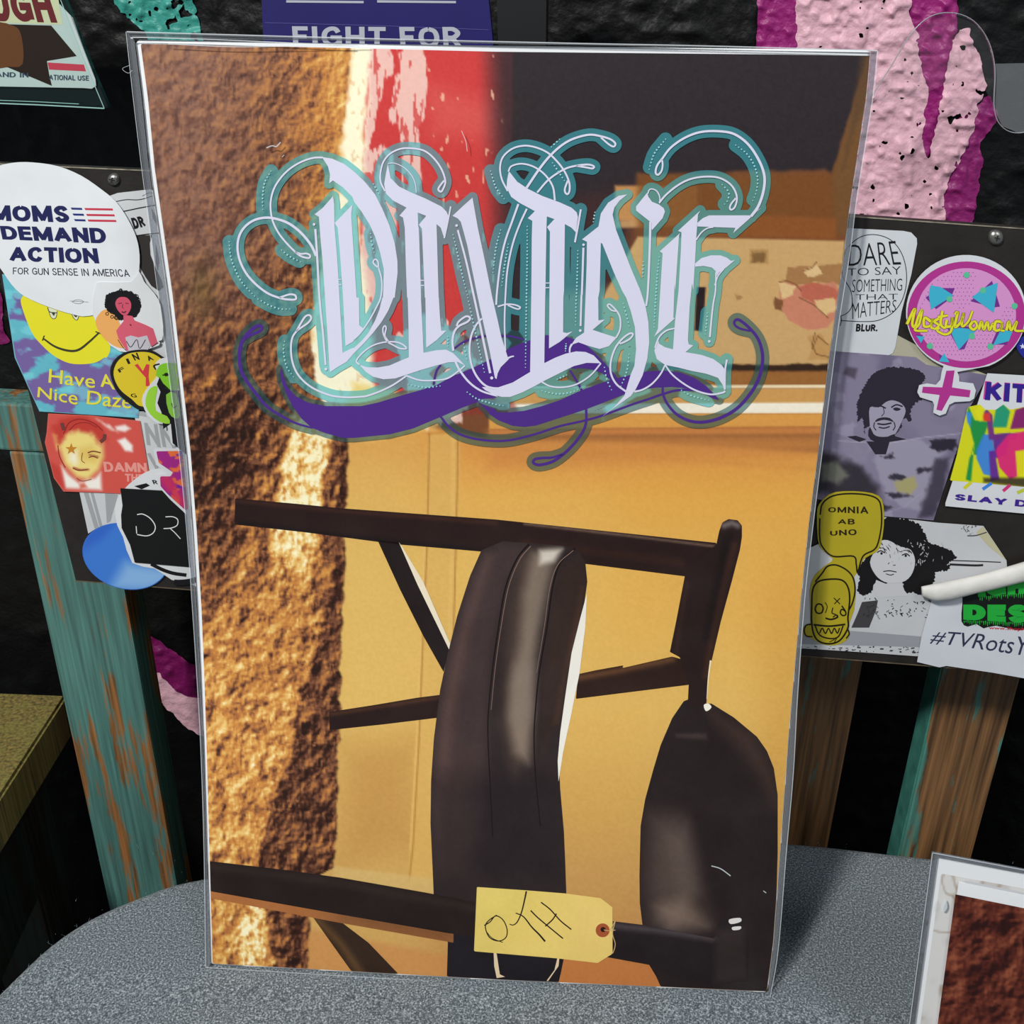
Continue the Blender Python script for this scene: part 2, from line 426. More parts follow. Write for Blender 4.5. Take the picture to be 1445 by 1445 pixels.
# ------------------------------------------------------------------ the setting: painted wall, floor
WP = Plane(NB*(BD+.172), NB)
def wall_h(x, y):
    """relief of the sprayed masonry, photo px of the wall plane"""
    n = vn(x, y, 13, 5); m = vn(x, y, 7, 9); b = np.clip(n-.5, 0, 1)*2.8
    return .0016*b**1.3+.0007*m+.0016*fbm(x, y, 60, 2, 3)
X, Y = grid(-1700, -700, 2700, 1900, 7)
Pw = np.stack([X.ravel(), Y.ravel()], 1)
Vw = WP.at(Pw, wall_h(X.ravel(), Y.ravel()))
ny, nx = X.shape; idx = np.arange(ny*nx).reshape(ny, nx)
Fw = np.stack([idx[:-1, :-1], idx[1:, :-1], idx[1:, 1:], idx[:-1, 1:]], -1).reshape(-1, 4)
M_WALL = mat('black_wall_paint', (8, 8, 9), .5, bump=(260, .35), spec=.25)
wall = mesh_obj('wall_back', Vw, Fw, M_WALL, smoothf=True); tag(wall, 'rough masonry wall sprayed black with pink and teal graffiti', kind='structure')
def wall_patch(name, pts, rgb, off, wob=4, wf=10, st=2.5, label=None, seed=0, speck=None):
    if isinstance(pts, str): pts = tr(pts)
    x0, y0 = pts.min(0)-10; x1, y1 = pts.max(0)+10
    X, Y = grid(x0, y0, x1, y1, st)
    f = sdist(X, Y, pts)+(fbm(X, Y, wf, 11+seed, 3)-.5)*2*wob
    if speck:                                                # spots the spray did not reach
        f = np.maximum(f, (speck-fbm(X, Y, 9, 31+seed, 3))*30)
    P, T = region(X, Y, f)
    e = np.clip(-(sdist(P[:, 0], P[:, 1], pts))/12, 0, 1)
    V = WP.at(P, wall_h(P[:, 0], P[:, 1])+off+.0006*e+.0006*np.clip(vn(P[:, 0], P[:, 1], 8, 21)-.5, 0, 1)*3)
    o = mesh_obj(name, V, T[:, ::-1] if False else T, mat('wall_'+name+'_%d' % int(rgb[0]), rgb, .42, bump=(420, .35), spec=.4, noise=(30, .08)), wall, smoothf=True)
    if label: o['label'] = label
    return o
MAG = (150, 30, 112); PAL = (226, 178, 192)
wall_patch('spray_stripe', 'P 1070 -60 1140 -60 1140 230 1062 230', MAG, .0008, 2, label='magenta sprayed stripe')
wall_patch('spray_stripe', 'P 1275 -60 1352 -60 1347 60 1338 110 1322 170 1308 225 1292 228 1291 190 1300 120 1290 60 1280 10', MAG, .0008, 4, label='magenta sprayed wedge')
wall_patch('spray_stripe', 'P 1345 170 1375 150 1392 135 1410 160 1395 185 1382 200 1385 230 1380 260 1370 330 1290 345 1320 280 1345 230', (138, 32, 105), .0008, 4, label='magenta sprayed band')
wall_patch('spray_stripe', 'P 1124 -60 1276 -60 1283 18 1292 45 1296 80 1304 115 1308 135 1302 160 1300 195 1306 222 1316 190 1322 160 1330 110 1340 70 1350 40 1366 42 1372 62 1384 90 1390 120 1378 150 1368 195 1356 220 1338 250 1330 275 1328 345 1140 345 1140 230 1122 100 1122 60', PAL, .0018, 5, 12, label='pale pink sprayed letter', speck=.24)
wall_patch('spray_stripe', 'P 150 -60 262 -60 276 0 290 60 300 110 230 100 205 45 185 28 165 5', (58, 150, 138), .0008, 4, label='teal sprayed patch', speck=.36)
wall_patch('spray_stripe', 'P -30 395 4 412 10 470 20 482 -30 490', (120, 20, 88), .0008, 2, label='magenta sprayed patch')
wall_patch('spray_stripe', 'P 189 898 215 895 245 915 300 950 300 990 250 985 222 960 200 930', (120, 22, 84), .0008, 3, label='magenta sprayed patch')
wall_patch('spray_stripe', 'P 210 944 228 948 245 968 275 982 300 985 300 1040 260 1020 228 985 208 962', PAL, .0014, 3, label='pale pink sprayed patch')
fl = mesh_obj('floor', [(-2, -1, 0), (2, -1, 0), (2, 1, 0), (-2, 1, 0)], [(0, 1, 2, 3)], mat('floor', (30, 29, 28), .7)); tag(fl, 'dark floor', kind='structure')

# ------------------------------------------------------------------ slatted bench back behind the sticker board
def worn_wood(name, paint, wood, amt, dark=(40, 28, 18), sc=1., rough=.55):
    m = bpy.data.materials.new(name); m.use_nodes = True; nt = m.node_tree; b = nt.nodes['Principled BSDF']; N = nt.nodes.new; L = nt.links.new
    tc = N('ShaderNodeTexCoord'); mp = N('ShaderNodeMapping'); mp.inputs['Scale'].default_value = (70*sc, 70*sc, 9*sc); L(tc.outputs['Object'], mp.inputs[0])
    n1 = N('ShaderNodeTexNoise'); n1.inputs['Scale'].default_value = 1; n1.inputs['Detail'].default_value = 6; n1.inputs['Roughness'].default_value = .65; L(mp.outputs[0], n1.inputs[0])
    mp2 = N('ShaderNodeMapping'); mp2.inputs['Scale'].default_value = (420, 420, 12); L(tc.outputs['Object'], mp2.inputs[0])
    n2 = N('ShaderNodeTexNoise'); n2.inputs['Scale'].default_value = 1; n2.inputs['Detail'].default_value = 4; L(mp2.outputs[0], n2.inputs[0])
    cr = N('ShaderNodeValToRGB'); cr.color_ramp.elements[0].position = amt-.03; cr.color_ramp.elements[1].position = amt+.03; L(n1.outputs[0], cr.inputs[0])
    g = N('ShaderNodeValToRGB'); g.color_ramp.elements[0].position = .3; g.color_ramp.elements[1].position = .7
    g.color_ramp.elements[0].color = (*lin(dark), 1); g.color_ramp.elements[1].color = (*lin(wood), 1); L(n2.outputs[0], g.inputs[0])
    p = N('ShaderNodeValToRGB'); p.color_ramp.elements[0].position = .25; p.color_ramp.elements[1].position = .75
    p.color_ramp.elements[0].color = (*lin(np.array(paint)*.72), 1); p.color_ramp.elements[1].color = (*lin(np.minimum(255, np.array(paint)*1.12)), 1); L(n2.outputs[0], p.inputs[0])
    mx = N('ShaderNodeMix'); mx.data_type = 'RGBA'; L(cr.outputs[0], mx.inputs[0]); L(p.outputs[0], mx.inputs[6]); L(g.outputs[0], mx.inputs[7])
    L(mx.outputs[2], b.inputs['Base Color']); b.inputs['Roughness'].default_value = rough
    bp = N('ShaderNodeBump'); bp.inputs['Strength'].default_value = .5; bp.inputs['Distance'].default_value = .001
    L(n2.outputs[0], bp.inputs['Height']); L(bp.outputs[0], b.inputs['Normal']); return m
W_TEAL = worn_wood('teal_worn_wood', (80, 126, 118), (168, 112, 62), .55, (84, 62, 34))
W_BROWN = worn_wood('brown_worn_wood', (74, 128, 116), (140, 100, 62), .40, (72, 50, 30), 1.3)
W_OLIVE = worn_wood('olive_worn_wood', (128, 118, 62), (150, 130, 70), .5, (70, 66, 40))
W_DARK = worn_wood('dark_worn_wood', (34, 46, 38), (44, 38, 28), .5, (16, 14, 10))
bench = empty('slatted_bench_back', wpt(-.06, .06, .45), 'bench back of upright worn teal and brown wooden slats behind the sticker board', 'bench')
for u0, u1, m, lb in ((-.345, -.290, W_TEAL, 'teal painted slat with worn edges'), (-.2455, -.195, W_OLIVE, None), (-.145, -.095, W_BROWN, None), (-.045, .003, W_BROWN, None),
                  (.05, .08, W_BROWN, None), (.096, .143, W_BROWN, 'brown slat in the shade with paint rubbed off'), (.1865, .2285, W_BROWN, 'brown slat with teal paint left on its side'), (.275, .32, W_TEAL, None)):
    V, Fc = box_uyz(u0, u1, .057, .079, .45, .967); o = mesh_obj('slat', V, Fc, m, bench)
    if lb: o['label'] = lb
# teal paint left on the slat's left side
V, Fc = box_uyz(.1858, .1866, .0585, .0775, .46, .966, 0); mesh_obj('side_paint', V, Fc, mat('side_teal', (70, 135, 122), .5, noise=(90, .3)), bench)
V, Fc = box_uyz(-.40, .42, .0565, .081, .9675, .996); mesh_obj('rail', V, Fc, W_TEAL, bench)
for u_ in (-.20, 0, .15):
    V, Fc = box_uyz(u_, u_+.03, .0075, .056, .985, 1.08); mesh_obj('batten', V, Fc, W_DARK, bench)
V, Fc = box_uyz(-.33, .42, .0792, .10, .50, .56); mesh_obj('rail', V, Fc, W_DARK, bench)
ar = empty('wooden_armrest', (-.40, .40, 0), 'flat olive painted wooden armrest at the lower left beside the teal slat', 'armrest')
import bmesh
def hex_box(name, pts_xy, z0, z1, m, parent, bev=.002):
    bm = bmesh.new(); a = [bm.verts.new((x, y, z0)) for x, y in pts_xy]; b = [bm.verts.new((x, y, z1)) for x, y in pts_xy]; n = len(a)
    bm.faces.new(a[::-1]); bm.faces.new(b)
    for i in range(n): bm.faces.new((a[i], a[(i+1) % n], b[(i+1) % n], b[i]))
    if bev: bmesh.ops.bevel(bm, geom=bm.edges[:], offset=bev, segments=2, affect='EDGES')
    bmesh.ops.recalc_face_normals(bm, faces=bm.faces[:])
    V = np.array([v.co[:] for v in bm.verts]); Fc = [[v.index for v in f.verts] for f in bm.faces]; bm.free()
    return mesh_obj(name, V, Fc, m, parent)
hex_box('armrest_board', [(-.335, .30), (-.352, .600), (-.60, .600), (-.60, .30)], .708, .742, W_OLIVE, ar)
hex_box('leg', [(-.345, .31), (-.345, .36), (-.40, .36), (-.40, .31)], 0, .7075, W_DARK, ar)
hex_box('leg', [(-.37, .54), (-.37, .58), (-.42, .58), (-.42, .54)], 0, .7075, W_DARK, ar)
hex_box('side_rail', [(-.35, .361), (-.372, .5395), (-.40, .5395), (-.38, .361)], .60, .7075, W_DARK, ar)

# ------------------------------------------------------------------ felt covered table
edge = smooth([(-.315, -.25), (-.312, .1), (-.302, .25), (-.2724, .35), (-.2535, .3894), (-.2242, .4146), (-.1929, .4298), (-.10, .452), (0, .468), (.08, .476),
               (.1502, .4777), (.2278, .4707), (.40, .456), (.62, .44), (.70, .40), (.72, .2), (.72, -.25)], 10)
low = np.stack([np.linspace(.72, -.315, 40)[1:-1], np.full(38, -.25)], 1)
edge = np.vstack([edge, low]); cen = np.array([.05, .2])
seglen = np.r_[0, np.cumsum(np.linalg.norm(np.diff(np.vstack([edge, edge[:1]]), axis=0), axis=1))]
tt = np.linspace(0, seglen[-1], 420, endpoint=False); E2 = np.vstack([edge, edge[:1]])
edge = np.stack([np.interp(tt, seglen, E2[:, 0]), np.interp(tt, seglen, E2[:, 1])], 1)
dE = np.roll(edge, -1, 0)-np.roll(edge, 1, 0); nE = np.stack([dE[:, 1], -dE[:, 0]], 1); nE /= np.linalg.norm(nE, axis=1)[:, None]
if ((edge-cen)*nE).sum() < 0: nE = -nE
R0 = .012; rings = []
for k in range(1, 91): 
    f_ = k/90; p = cen+(edge-nE*R0-cen)*f_; rings.append((p, np.zeros(len(p))))
for k in range(1, 9):
    a = k/8*math.pi/2; rings.append((edge-nE*R0*(1-math.sin(a)), np.full(len(edge), -R0*(1-math.cos(a)))))
nTop = len(rings)
rings.append((edge, np.full(len(edge), -.045))); rings.append((edge-nE*.012, np.full(len(edge), -.047)))
V = [[cen[0], cen[1], TABLE_Z]]
for r, (p, z) in enumerate(rings):
    rip = np.zeros(len(p))
    if r < nTop-8:
        a = p[:, 0]*1.0+.25*(p[:, 1]-.36)
        rip = .0016*(fbm(a*1000, p[:, 1]*150, 34, 4, 2)-.5)*2*sm01((.365-p[:, 1])/.03)-.0010*sm01((.365-p[:, 1])/.03)
    V += np.c_[p, TABLE_Z+z+rip].tolist()
n = len(edge); Fc = [(0, 1+i, 1+(i+1) % n) for i in range(n)]
for r in range(len(rings)-1):
    a = 1+r*n; b = a+n
    Fc += [(a+i, b+i, b+(i+1) % n, a+(i+1) % n) for i in range(n)]
Fc.append(tuple(1+(len(rings)-1)*n+i for i in range(n))[::-1])
def felt_mat():
    m = bpy.data.materials.new('grey_felt'); m.use_nodes = True; nt = m.node_tree; b = nt.nodes['Principled BSDF']; N = nt.nodes.new; L = nt.links.new
    tc = N('ShaderNodeTexCoord'); n = N('ShaderNodeTexNoise'); n.inputs['Scale'].default_value = 1000; n.inputs['Detail'].default_value = 3; n.inputs['Roughness'].default_value = .7
    L(tc.outputs['Object'], n.inputs[0])
    cr = N('ShaderNodeValToRGB'); e = cr.color_ramp.elements; e[0].position = .30; e[0].color = (*lin((42, 50, 56)), 1); e[1].position = .72; e[1].color = (*lin((205, 214, 218)), 1)
    x = cr.color_ramp.elements.new(.5); x.color = (*lin((108, 118, 124)), 1); L(n.outputs[0], cr.inputs[0]); L(cr.outputs[0], b.inputs['Base Color'])
    b.inputs['Roughness'].default_value = .95; b.inputs['Specular IOR Level'].default_value = .1
    b.inputs['Sheen Weight'].default_value = .12
    n2 = N('ShaderNodeTexNoise'); n2.inputs['Scale'].default_value = 1300; n2.inputs['Detail'].default_value = 4; L(tc.outputs['Object'], n2.inputs[0])
    bp = N('ShaderNodeBump'); bp.inputs['Strength'].default_value = .8; bp.inputs['Distance'].default_value = .0012; L(n2.outputs[0], bp.inputs['Height']); L(bp.outputs[0], b.inputs['Normal'])
    return m
table = empty('felt_covered_table', (.1, .2, 0), 'table covered in grey felt with a rounded left corner, holding the prints', 'table')
mesh_obj('felt_cover', V, Fc, felt_mat(), table, smoothf=True)
for x, y in ((-.2, -.15), (.55, -.15), (-.12, .33), (.55, .33)):
    hex_box('leg', [(x, y), (x+.04, y), (x+.04, y+.04), (x, y+.04)], 0, .7029, W_DARK, table)
# fibres standing up along the edge and on the top
rs = np.random.RandomState(3); FV = []; FF = []
for k in range(2600):
    if k < 1500:
        i = rs.randint(len(edge)); p = edge[i]-nE[i]*rs.uniform(.001, .012); 
        if p[1] < .0: continue
        z = TABLE_Z-.004*rs.rand()
        if np.linalg.norm(p-edge[i]) > .004: z = TABLE_Z
    else: p = np.array([rs.uniform(-.26, .35), rs.uniform(.2, .46)]); z = TABLE_Z-.001
    a = rs.uniform(0, 6.28); l = rs.uniform(.0004, .0015); d = np.array([math.cos(a), math.sin(a), rs.uniform(.2, 1.)])*l
    b0 = np.array([p[0], p[1], z-.0005]); s_ = np.array([-math.sin(a), math.cos(a), 0])*.00006
    k0 = len(FV); FV += [b0-s_, b0+s_, b0+d]; FF.append((k0, k0+1, k0+2))
tag(mesh_obj('felt_fibres', FV, FF, mat('fibre', (150, 158, 162), .9), table), kind='stuff')

# ------------------------------------------------------------------ the large print in its clear sleeve
CORN = [(181, 46), (1236, 73), (1085, 1406), (292, 1360)]
def side(tab): 
    t = np.array(tab, float); return np.stack([t[:, 1], t[:, 0]], 1)
SLL = side([(46, 181), (138, 191), (238, 203), (417, 226), (530, 241), (638, 255), (750, 266), (860, 274), (970, 281), (1068, 286), (1200, 290), (1360, 292)])
PAL_ = side([(55.5, 190.5), (138, 201), (238, 211), (417, 236.7), (530, 250), (638, 262.5), (750, 271.5), (860, 278.5), (970, 284), (1068, 288), (1200, 292), (1361, 297)])
SLR = side([(73, 1236), (135, 1230), (280, 1207), (352, 1198), (454, 1182), (531, 1172), (640, 1158), (745, 1145), (844, 1134), (980, 1124), (1088, 1118), (1202, 1108), (1334, 1097), (1406, 1085)])
IMR = side([(79, 1227), (135, 1222), (280, 1200), (362, 1190), (516, 1168), (640, 1154), (740, 1141), (844, 1130), (900, 1125), (1032, 1113), (1194, 1101), (1330, 1091), (1399, 1082)])
IML = PAL_+np.stack([np.interp(PAL_[:, 1], [57, 417, 860, 1068, 1361], [8, 7, 6, 4, 3]), np.zeros(len(PAL_))], 1); IML[0, 1] = 62; IML[-1, 1] = 1359.5
PAR = IMR+np.array([1.2, 0]); PAR[0, 1] = 70.5; PAR[-1, 1] = 1400.5
PAPER = np.vstack([PAL_[::-1], [(410, 60), (700, 64.5), (1000, 68)], PAR, [(700, 1383.5)]])
IMG = np.vstack([IML[::-1], [(410, 66), (700, 73), (1100, 77)], IMR, [(700, 1382)]])
print_root = empty('poster', PP.at([(690, 1384)])[0], 'large sleeved print of a toppled dark chair lettered DIVINE, leaning on the sticker board', 'poster')
def sag_slab(name, outline, off, th, m, st=6.):
    """sheet that follows the sag: gridded so that it bends"""
    x0, y0 = outline.min(0)-st; x1, y1 = outline.max(0)+st; GX_, GY_ = grid(x0, y0, x1, y1, st)
    P, T = region(GX_, GY_, sdist(GX_, GY_, outline)); n = len(P); f_ = PP.at(P, off); b_ = f_-PP.N*th
    E = {}
    for t in T:
        for i in range(3):
            e = (int(t[i]), int(t[(i+1) % 3]))
            if (e[1], e[0]) in E: del E[(e[1], e[0])]
            else: E[e] = 1
    Fc = [tuple(t) for t in T]+[(t[0]+n, t[2]+n, t[1]+n) for t in T]+[(a, a+n, b+n) for a, b in E]+[(a, b+n, b) for a, b in E]
    return mesh_obj(name, np.vstack([f_, b_]), np.array(Fc), m, print_root)
sag_slab('paper', PAPER, -.0001, .0008, mat('paper', (236, 238, 240), .5, spec=.3))

DARKW = (46, 38, 42)
def printed_wall(X, Y, shape2d=True):
    """the printed photograph: lit carpet-like stucco at left, red band, dark ceiling, yellow wall"""
    P = Paint(X, Y, (224, 174, 92))
    P.C = gradfill([(600, (224, 160, 78)), (640, (220, 152, 72)), (700, (228, 174, 86)), (800, (229, 185, 98)), (1000, (223, 180, 96)), (1150, (208, 162, 86)), (1260, (198, 150, 86)), (1400, (190, 132, 74))], Y)
    P.mixin(sm01((700-X)/160)*.55*sm01((Y-560)/100), (222, 184, 104))
    P.mixin(sm01((X-1030)/80)*.35*sm01((Y-700)/200), (196, 140, 56))
    P.mixin(sm01((X-780)/150)*.30*sm01((1000-Y)/200)*sm01((Y-640)/60), (228, 158, 60))
    P.poly('P 480 1050 590 1040 590 1200 475 1230', (190, 140, 74), 45, .7)
    # panel mouldings
    P.poly('P 604 610 650 612 643 800 638 1000 625 1250 576 1250 588 1000 598 800', (220, 176, 96), 3, .7)
    P.line('P 606 612 603 760 597 900 591 1050 583 1190 577 1250', (176, 124, 56), 2.4, 1.2, .8)
    P.line('P 600 760 594 900 588 1050 579 1200', (238, 200, 120), 2, 1.5, .5)
    P.line('P 646 615 645 700 640 900', (170, 118, 54), 2, 1.2, .8)
    P.line('P 640 618 638 760 634 900', (238, 196, 118), 5, 3, .4)
    P.line('P 604 612 690 606 800 612 1150 632', (190, 122, 52), 3, 2.5, .6)
    P.line('P 646 628 760 634 1150 662', (196, 126, 56), 2, 8, .35)
    P.poly('P 470 1222 612 1240 612 1262 470 1240', (214, 180, 112), 3, .8)
    # floor boards under the chair
    P.poly('P 430 1310 640 1350 640 1400 430 1380', (204, 140, 80), 6, .7)
    P.poly('P 780 1340 930 1352 940 1400 780 1400', (196, 116, 60), 6, .7)
    P.line('P 560 1296 620 1302', (110, 70, 34), 5, 3, .6)
    # upper right: ceiling shade, brown beam, peeling panel
    up = 'P 700 40 1260 40 1240 330 1190 640 900 625 690 622 600 600 640 400'
    P.poly(up, (122, 74, 44), 5)
    P.poly('P 700 40 1260 40 1216 110 1174 246 1164 240 900 246 880 330 690 345', DARKW, 4, 1, 3, 20)
    P.poly('P 1228 60 1216 110 1174 246 1176 330 1260 340 1260 60', (118, 80, 44), 3)
    P.poly('P 1216 75 1232 75 1220 150 1204 190 1190 240', (92, 66, 44), 6, .7)
    P.poly('P 700 300 900 262 880 400 860 560 690 560', (66, 40, 40), 18, .9)
    P.poly('P 868 262 984 262 984 312 868 312', (198, 142, 86), 3)
    P.poly('P 868 312 984 306 984 318 868 322', (222, 172, 112), 3, .8)
    P.poly('P 740 420 900 400 900 560 740 560', (170, 122, 82), 12, .7)
    P.poly('P 900 246 1175 246 1178 330 900 326', (124, 76, 34), 8, .8)
    P.poly('P 990 300 1180 308 1180 338 990 333', (144, 84, 38), 4, .9)
    P.poly('P 900 334 1060 337 1192 340 1178 516 1000 514 850 510 850 420', (206, 166, 110), 2)
    P.poly('P 940 511 1050 515 1178 514 1177 523 1060 524 940 520', (52, 34, 22), 2, 1, 3, 12)
    P.poly('P 700 524 1177 524 1175 545 700 545', (160, 106, 52), 3, .9)
    P.poly('P 700 545 1175 543 1175 548 700 548', (246, 226, 186), 1.2)
    P.poly('P 700 549 1172 548 1170 570 700 570', (208, 156, 88), 2)
    P.poly('P 700 570 1170 568 1168 583 717 584 716 567', (248, 240, 220), 1.4)
    P.poly('P 690 584 1168 583 1166 602 690 606', (222, 158, 76), 2)
    P.poly('P 690 606 1166 602 1164 612 690 614', (196, 124, 66), 3)
    P.poly('P 690 613 1165 612 1163 640 690 660', (208, 138, 70), 16, .8)
    P.poly('P 1000 398 1190 398 1185 470 1000 470', (206, 166, 110), 10, .3)
    # square stain and peeled paint on the panel
    P.poly('P 1058 352 1084 352 1084 372 1058 372', (180, 140, 84), 1.4)
    P.poly('P 1062 356 1080 356 1080 370 1062 370', (120, 86, 50), 2, .8, 3, 5)
    for pl, c in (('P 1112 378 1192 372 1188 402 1150 398 1122 404 1108 398', (168, 122, 76)), ('P 1100 398 1128 402 1176 398 1188 412 1184 444 1168 462 1140 466 1112 450 1100 432', (204, 132, 104)),
                  ('P 1128 404 1150 398 1178 408 1186 420 1150 428 1130 420', (190, 104, 82)), ('P 1098 398 1122 404 1120 416 1104 422', (224, 190, 136)), ('P 1134 382 1152 372 1160 386 1140 392', (226, 192, 138)),
                  ('P 1150 424 1176 420 1180 436 1166 446 1152 436', (224, 188, 132)), ('P 1140 476 1158 470 1166 486 1184 482 1184 508 1140 508 1146 492', (196, 150, 92)), ('P 1094 420 1106 424 1104 440 1092 436', (130, 84, 52)),
                  ('P 1036 414 1048 420 1040 424', (170, 128, 80))):
        P.poly(pl, c, 1.2, 1, 2.5, 7)
    P.poly('P 983 405 996 405 994 436 990 468 980 466', (40, 28, 30), 1.5)
    for s_ in ('P 1100 398 1110 396 1124 402 1130 410', 'P 1134 382 1146 378 1152 370', 'P 1146 492 1154 474 1168 486', 'P 1128 420 1148 430 1168 448', 'P 1150 470 1146 486 1152 500 1180 506'):
        P.line(s_, (112, 74, 40), 1.6, 1, .8)
    # red band
    P.poly('P 515 40 724 40 722 200 726 330 716 480 700 566 640 562 560 575 500 560 505 400 508 300 512 200', (206, 62, 60), 3)
    P.poly('P 600 120 720 150 700 200 610 190', (224, 110, 100), 25, .45)
    P.poly('P 690 40 745 40 745 480 706 480 700 300', DARKW, 24, .85)
    P.poly('P 640 560 720 560 735 585 640 585', (150, 50, 45), 4, .6)
    # pink streaks, dragged downwards
    for q in ('P 525 40 560 40 548 110 530 180 512 215 516 120', 'P 574 40 598 40 597 200 596 300 590 420 580 440 572 300 566 180 560 200 552 160', 'P 512 215 540 200 560 240 556 330 540 420 520 480 508 400', 'P 560 480 600 440 640 470 690 520 640 600 585 600'):
        q = tr(q); d = sdist(X, Y, q)+(fbm(X*1.3, Y*.28, 9, 13, 3)-.5)*26
        P.mixin(sm01(.5-d/3)*.92, (240, 202, 190))
    P.mixin(sm01((fbm(X*1.4, Y*.3, 8, 15, 3)-.60)/.05)*sm01((X-508)/8)*sm01((600-X)/6)*sm01((590-Y)/20)*.8, (208, 70, 66))
    # bright strip between stucco and red
    P.poly('P 497 40 527 40 518 150 512 240 508 330 520 420 530 560 640 585 470 600 380 770 362 820 330 860 380 640 420 560 440 480 448 400 470 300 483 200 488 140', (254, 247, 214), 7, 1, 6, 16)
    P.poly('P 500 540 610 560 620 600 520 620 470 600', (244, 214, 130), 8, .9, 6, 12)
    # stucco, sunlit
    xr = np.interp(Y, [0, 140, 200, 300, 400, 480, 560, 620, 720, 850, 1000, 1150, 1225, 1240, 1360], [498, 490, 478, 466, 446, 438, 450, 492, 488, 484, 479, 475, 470, 440, 434])
    xr = xr+(fbm(X*0, Y, 14, 8, 3)-.5)*10
    stu = sm01((xr-X)/5+.5)
    n1 = fbm(X+6*vn(X, Y, 19, 2), Y*.9, 15, 1, 4); n2 = fbm(X+2.0+6*vn(X, Y, 19, 2), (Y+2.4)*.9, 15, 1, 4)
    n3 = fbm(X*1.2, Y*.75, 8., 6, 2); n4 = fbm((X+1.8)*1.2, (Y+2.)*.75, 8., 6, 2)
    up_ = sm01((600-Y)/90)
    lit = np.interp(Y, [60, 200, 330, 420, 520, 620, 800, 860, 1000, 1200, 1380], [.31, .29, .25, .22, .22, .26, .40, .50, .56, .57, .56])
    lit = lit+sm01((X-395)/75)*.17*up_-sm01((np.interp(Y, [560, 700, 840, 900], [372, 366, 330, 290])-X)/14)*.17*sm01((920-Y)/60)*sm01((Y-540)/80)
    lit = lit+.10*sm01((X-440)/40)*sm01((230-Y)/60)
    wb = (fbm(X, Y, 14, 9, 3)-.5)*26
    shade = sm01((X+wb-np.interp(Y, [600, 700, 850, 950, 1100, 1230, 1260, 1400], [474, 468, 452, 424, 388, 352, 362, 388]))/16)*sm01((Y-600)/40)
    lit = lit*(1-shade*.66)
    gw = (fbm(X, Y, 12, 12, 3)-.5)*12
    glow = sm01((X+gw-np.interp(Y, [580, 677, 760, 850], [408, 390, 376, 384]))/12)*sm01((np.interp(Y, [580, 677, 760, 850], [486, 462, 455, 432])-X+gw)/12)*sm01((Y-560)/40)*sm01((860-Y)/130)
    glow2 = sm01((X+gw-336)/12)*sm01((380-X+gw)/12)*sm01((Y-1262)/14)
    crev = sm01((.47-n3)/.17)*.8+sm01((.45-n1)/.14)*.6; tip = sm01((n1-.54)/.14)
    v = lit-crev*(.10+.16*lit)*(1-.5*up_)+tip*(.02+.16*lit)*(1-.4*up_)+(n1-n2)*(1.5-.3*up_)+(n3-n4)*(.42-.05*up_)
    v = v+glow*(.66-.14*crev)+glow2*(.36-.2*crev)
    sc = gradfill([(-.1, (40, 20, 14)), (.06, (66, 36, 24)), (.16, (98, 58, 40)), (.28, (138, 88, 58)), (.42, (184, 118, 62)), (.58, (212, 148, 72)), (.8, (240, 202, 122)), (1.02, (255, 246, 204))], np.clip(v, -.1, 1.1))
    red = sm01((470-X)/220)*sm01((540-Y)/200)                     # the upper left is pinker and paler
    sc = sc*(1-red[..., None]*.62)+np.array((146, 110, 100))*red[..., None]*.62-(red*np.clip(crev, 0, 1)*16)[..., None]
    P.mixin(stu, sc)
    P.mixin(np.exp(-((X-285)/22.)**2-((Y-410)/42.)**2)*.35, (110, 96, 40))
    # grain over the rest and specks on bright strip
    sp = sm01((fbm(X, Y*.6, 8, 19, 3)-.66)/.05)*sm01((X-380)/10)*sm01((520-X)/10)*sm01((640-Y)/10)*(1-shade)
    P.mixin(sp*.35, (214, 150, 90))
    wsp = sm01((fbm(X, Y*.35, 7, 29, 2)-.80)/.04)*sm01((X-598)/10)*sm01((712-X)/10)*sm01((560-Y)/10)
    P.mixin(wsp*.8, (240, 196, 160))
    P.C += (vn(X, Y, 3, 40)-.5)[..., None]*7
    return np.clip(P.C, 0, 255)
def printed(name, X, Y, f, off, colfn, parent, label=None, m=PRINT):
    P, T = region(X, Y, f)
    c = colfn(P[:, 0], P[:, 1])
    o = mesh_obj(name, PP.at(P, off), T, m, parent, colors=lin(c))
    if label: o['label'] = label
    return o
X, Y = grid(190, 56, 1236, 1408, 2.0)
C0 = printed_wall(X, Y)
_f = sdist(X, Y, IMG)
P_, T_ = region(X, Y, _f)
# colours: sample the painted grid, edge vertices take the nearest sample
_ix = np.clip(np.rint((P_[:, 0]-X[0, 0])/2).astype(int), 0, X.shape[1]-1); _iy = np.clip(np.rint((P_[:, 1]-Y[0, 0])/2).astype(int), 0, X.shape[0]-1)
def sample(px, py):
    fx = np.clip((px-X[0, 0])/2, 0, X.shape[1]-1.001); fy = np.clip((py-Y[0, 0])/2, 0, X.shape[0]-1.001)
    i = fx.astype(int); j = fy.astype(int); a = (fx-i)[:, None]; b = (fy-j)[:, None]
    return (C0[j, i]*(1-a)+C0[j, i+1]*a)*(1-b)+(C0[j+1, i]*(1-a)+C0[j+1, i+1]*a)*b
pic = mesh_obj('printed_picture', PP.at(P_, .00005), T_, PRINT, print_root, colors=lin(C0[_iy, _ix]))
pic['label'] = 'printed photograph of rough stucco, a red band and a yellow panelled wall'

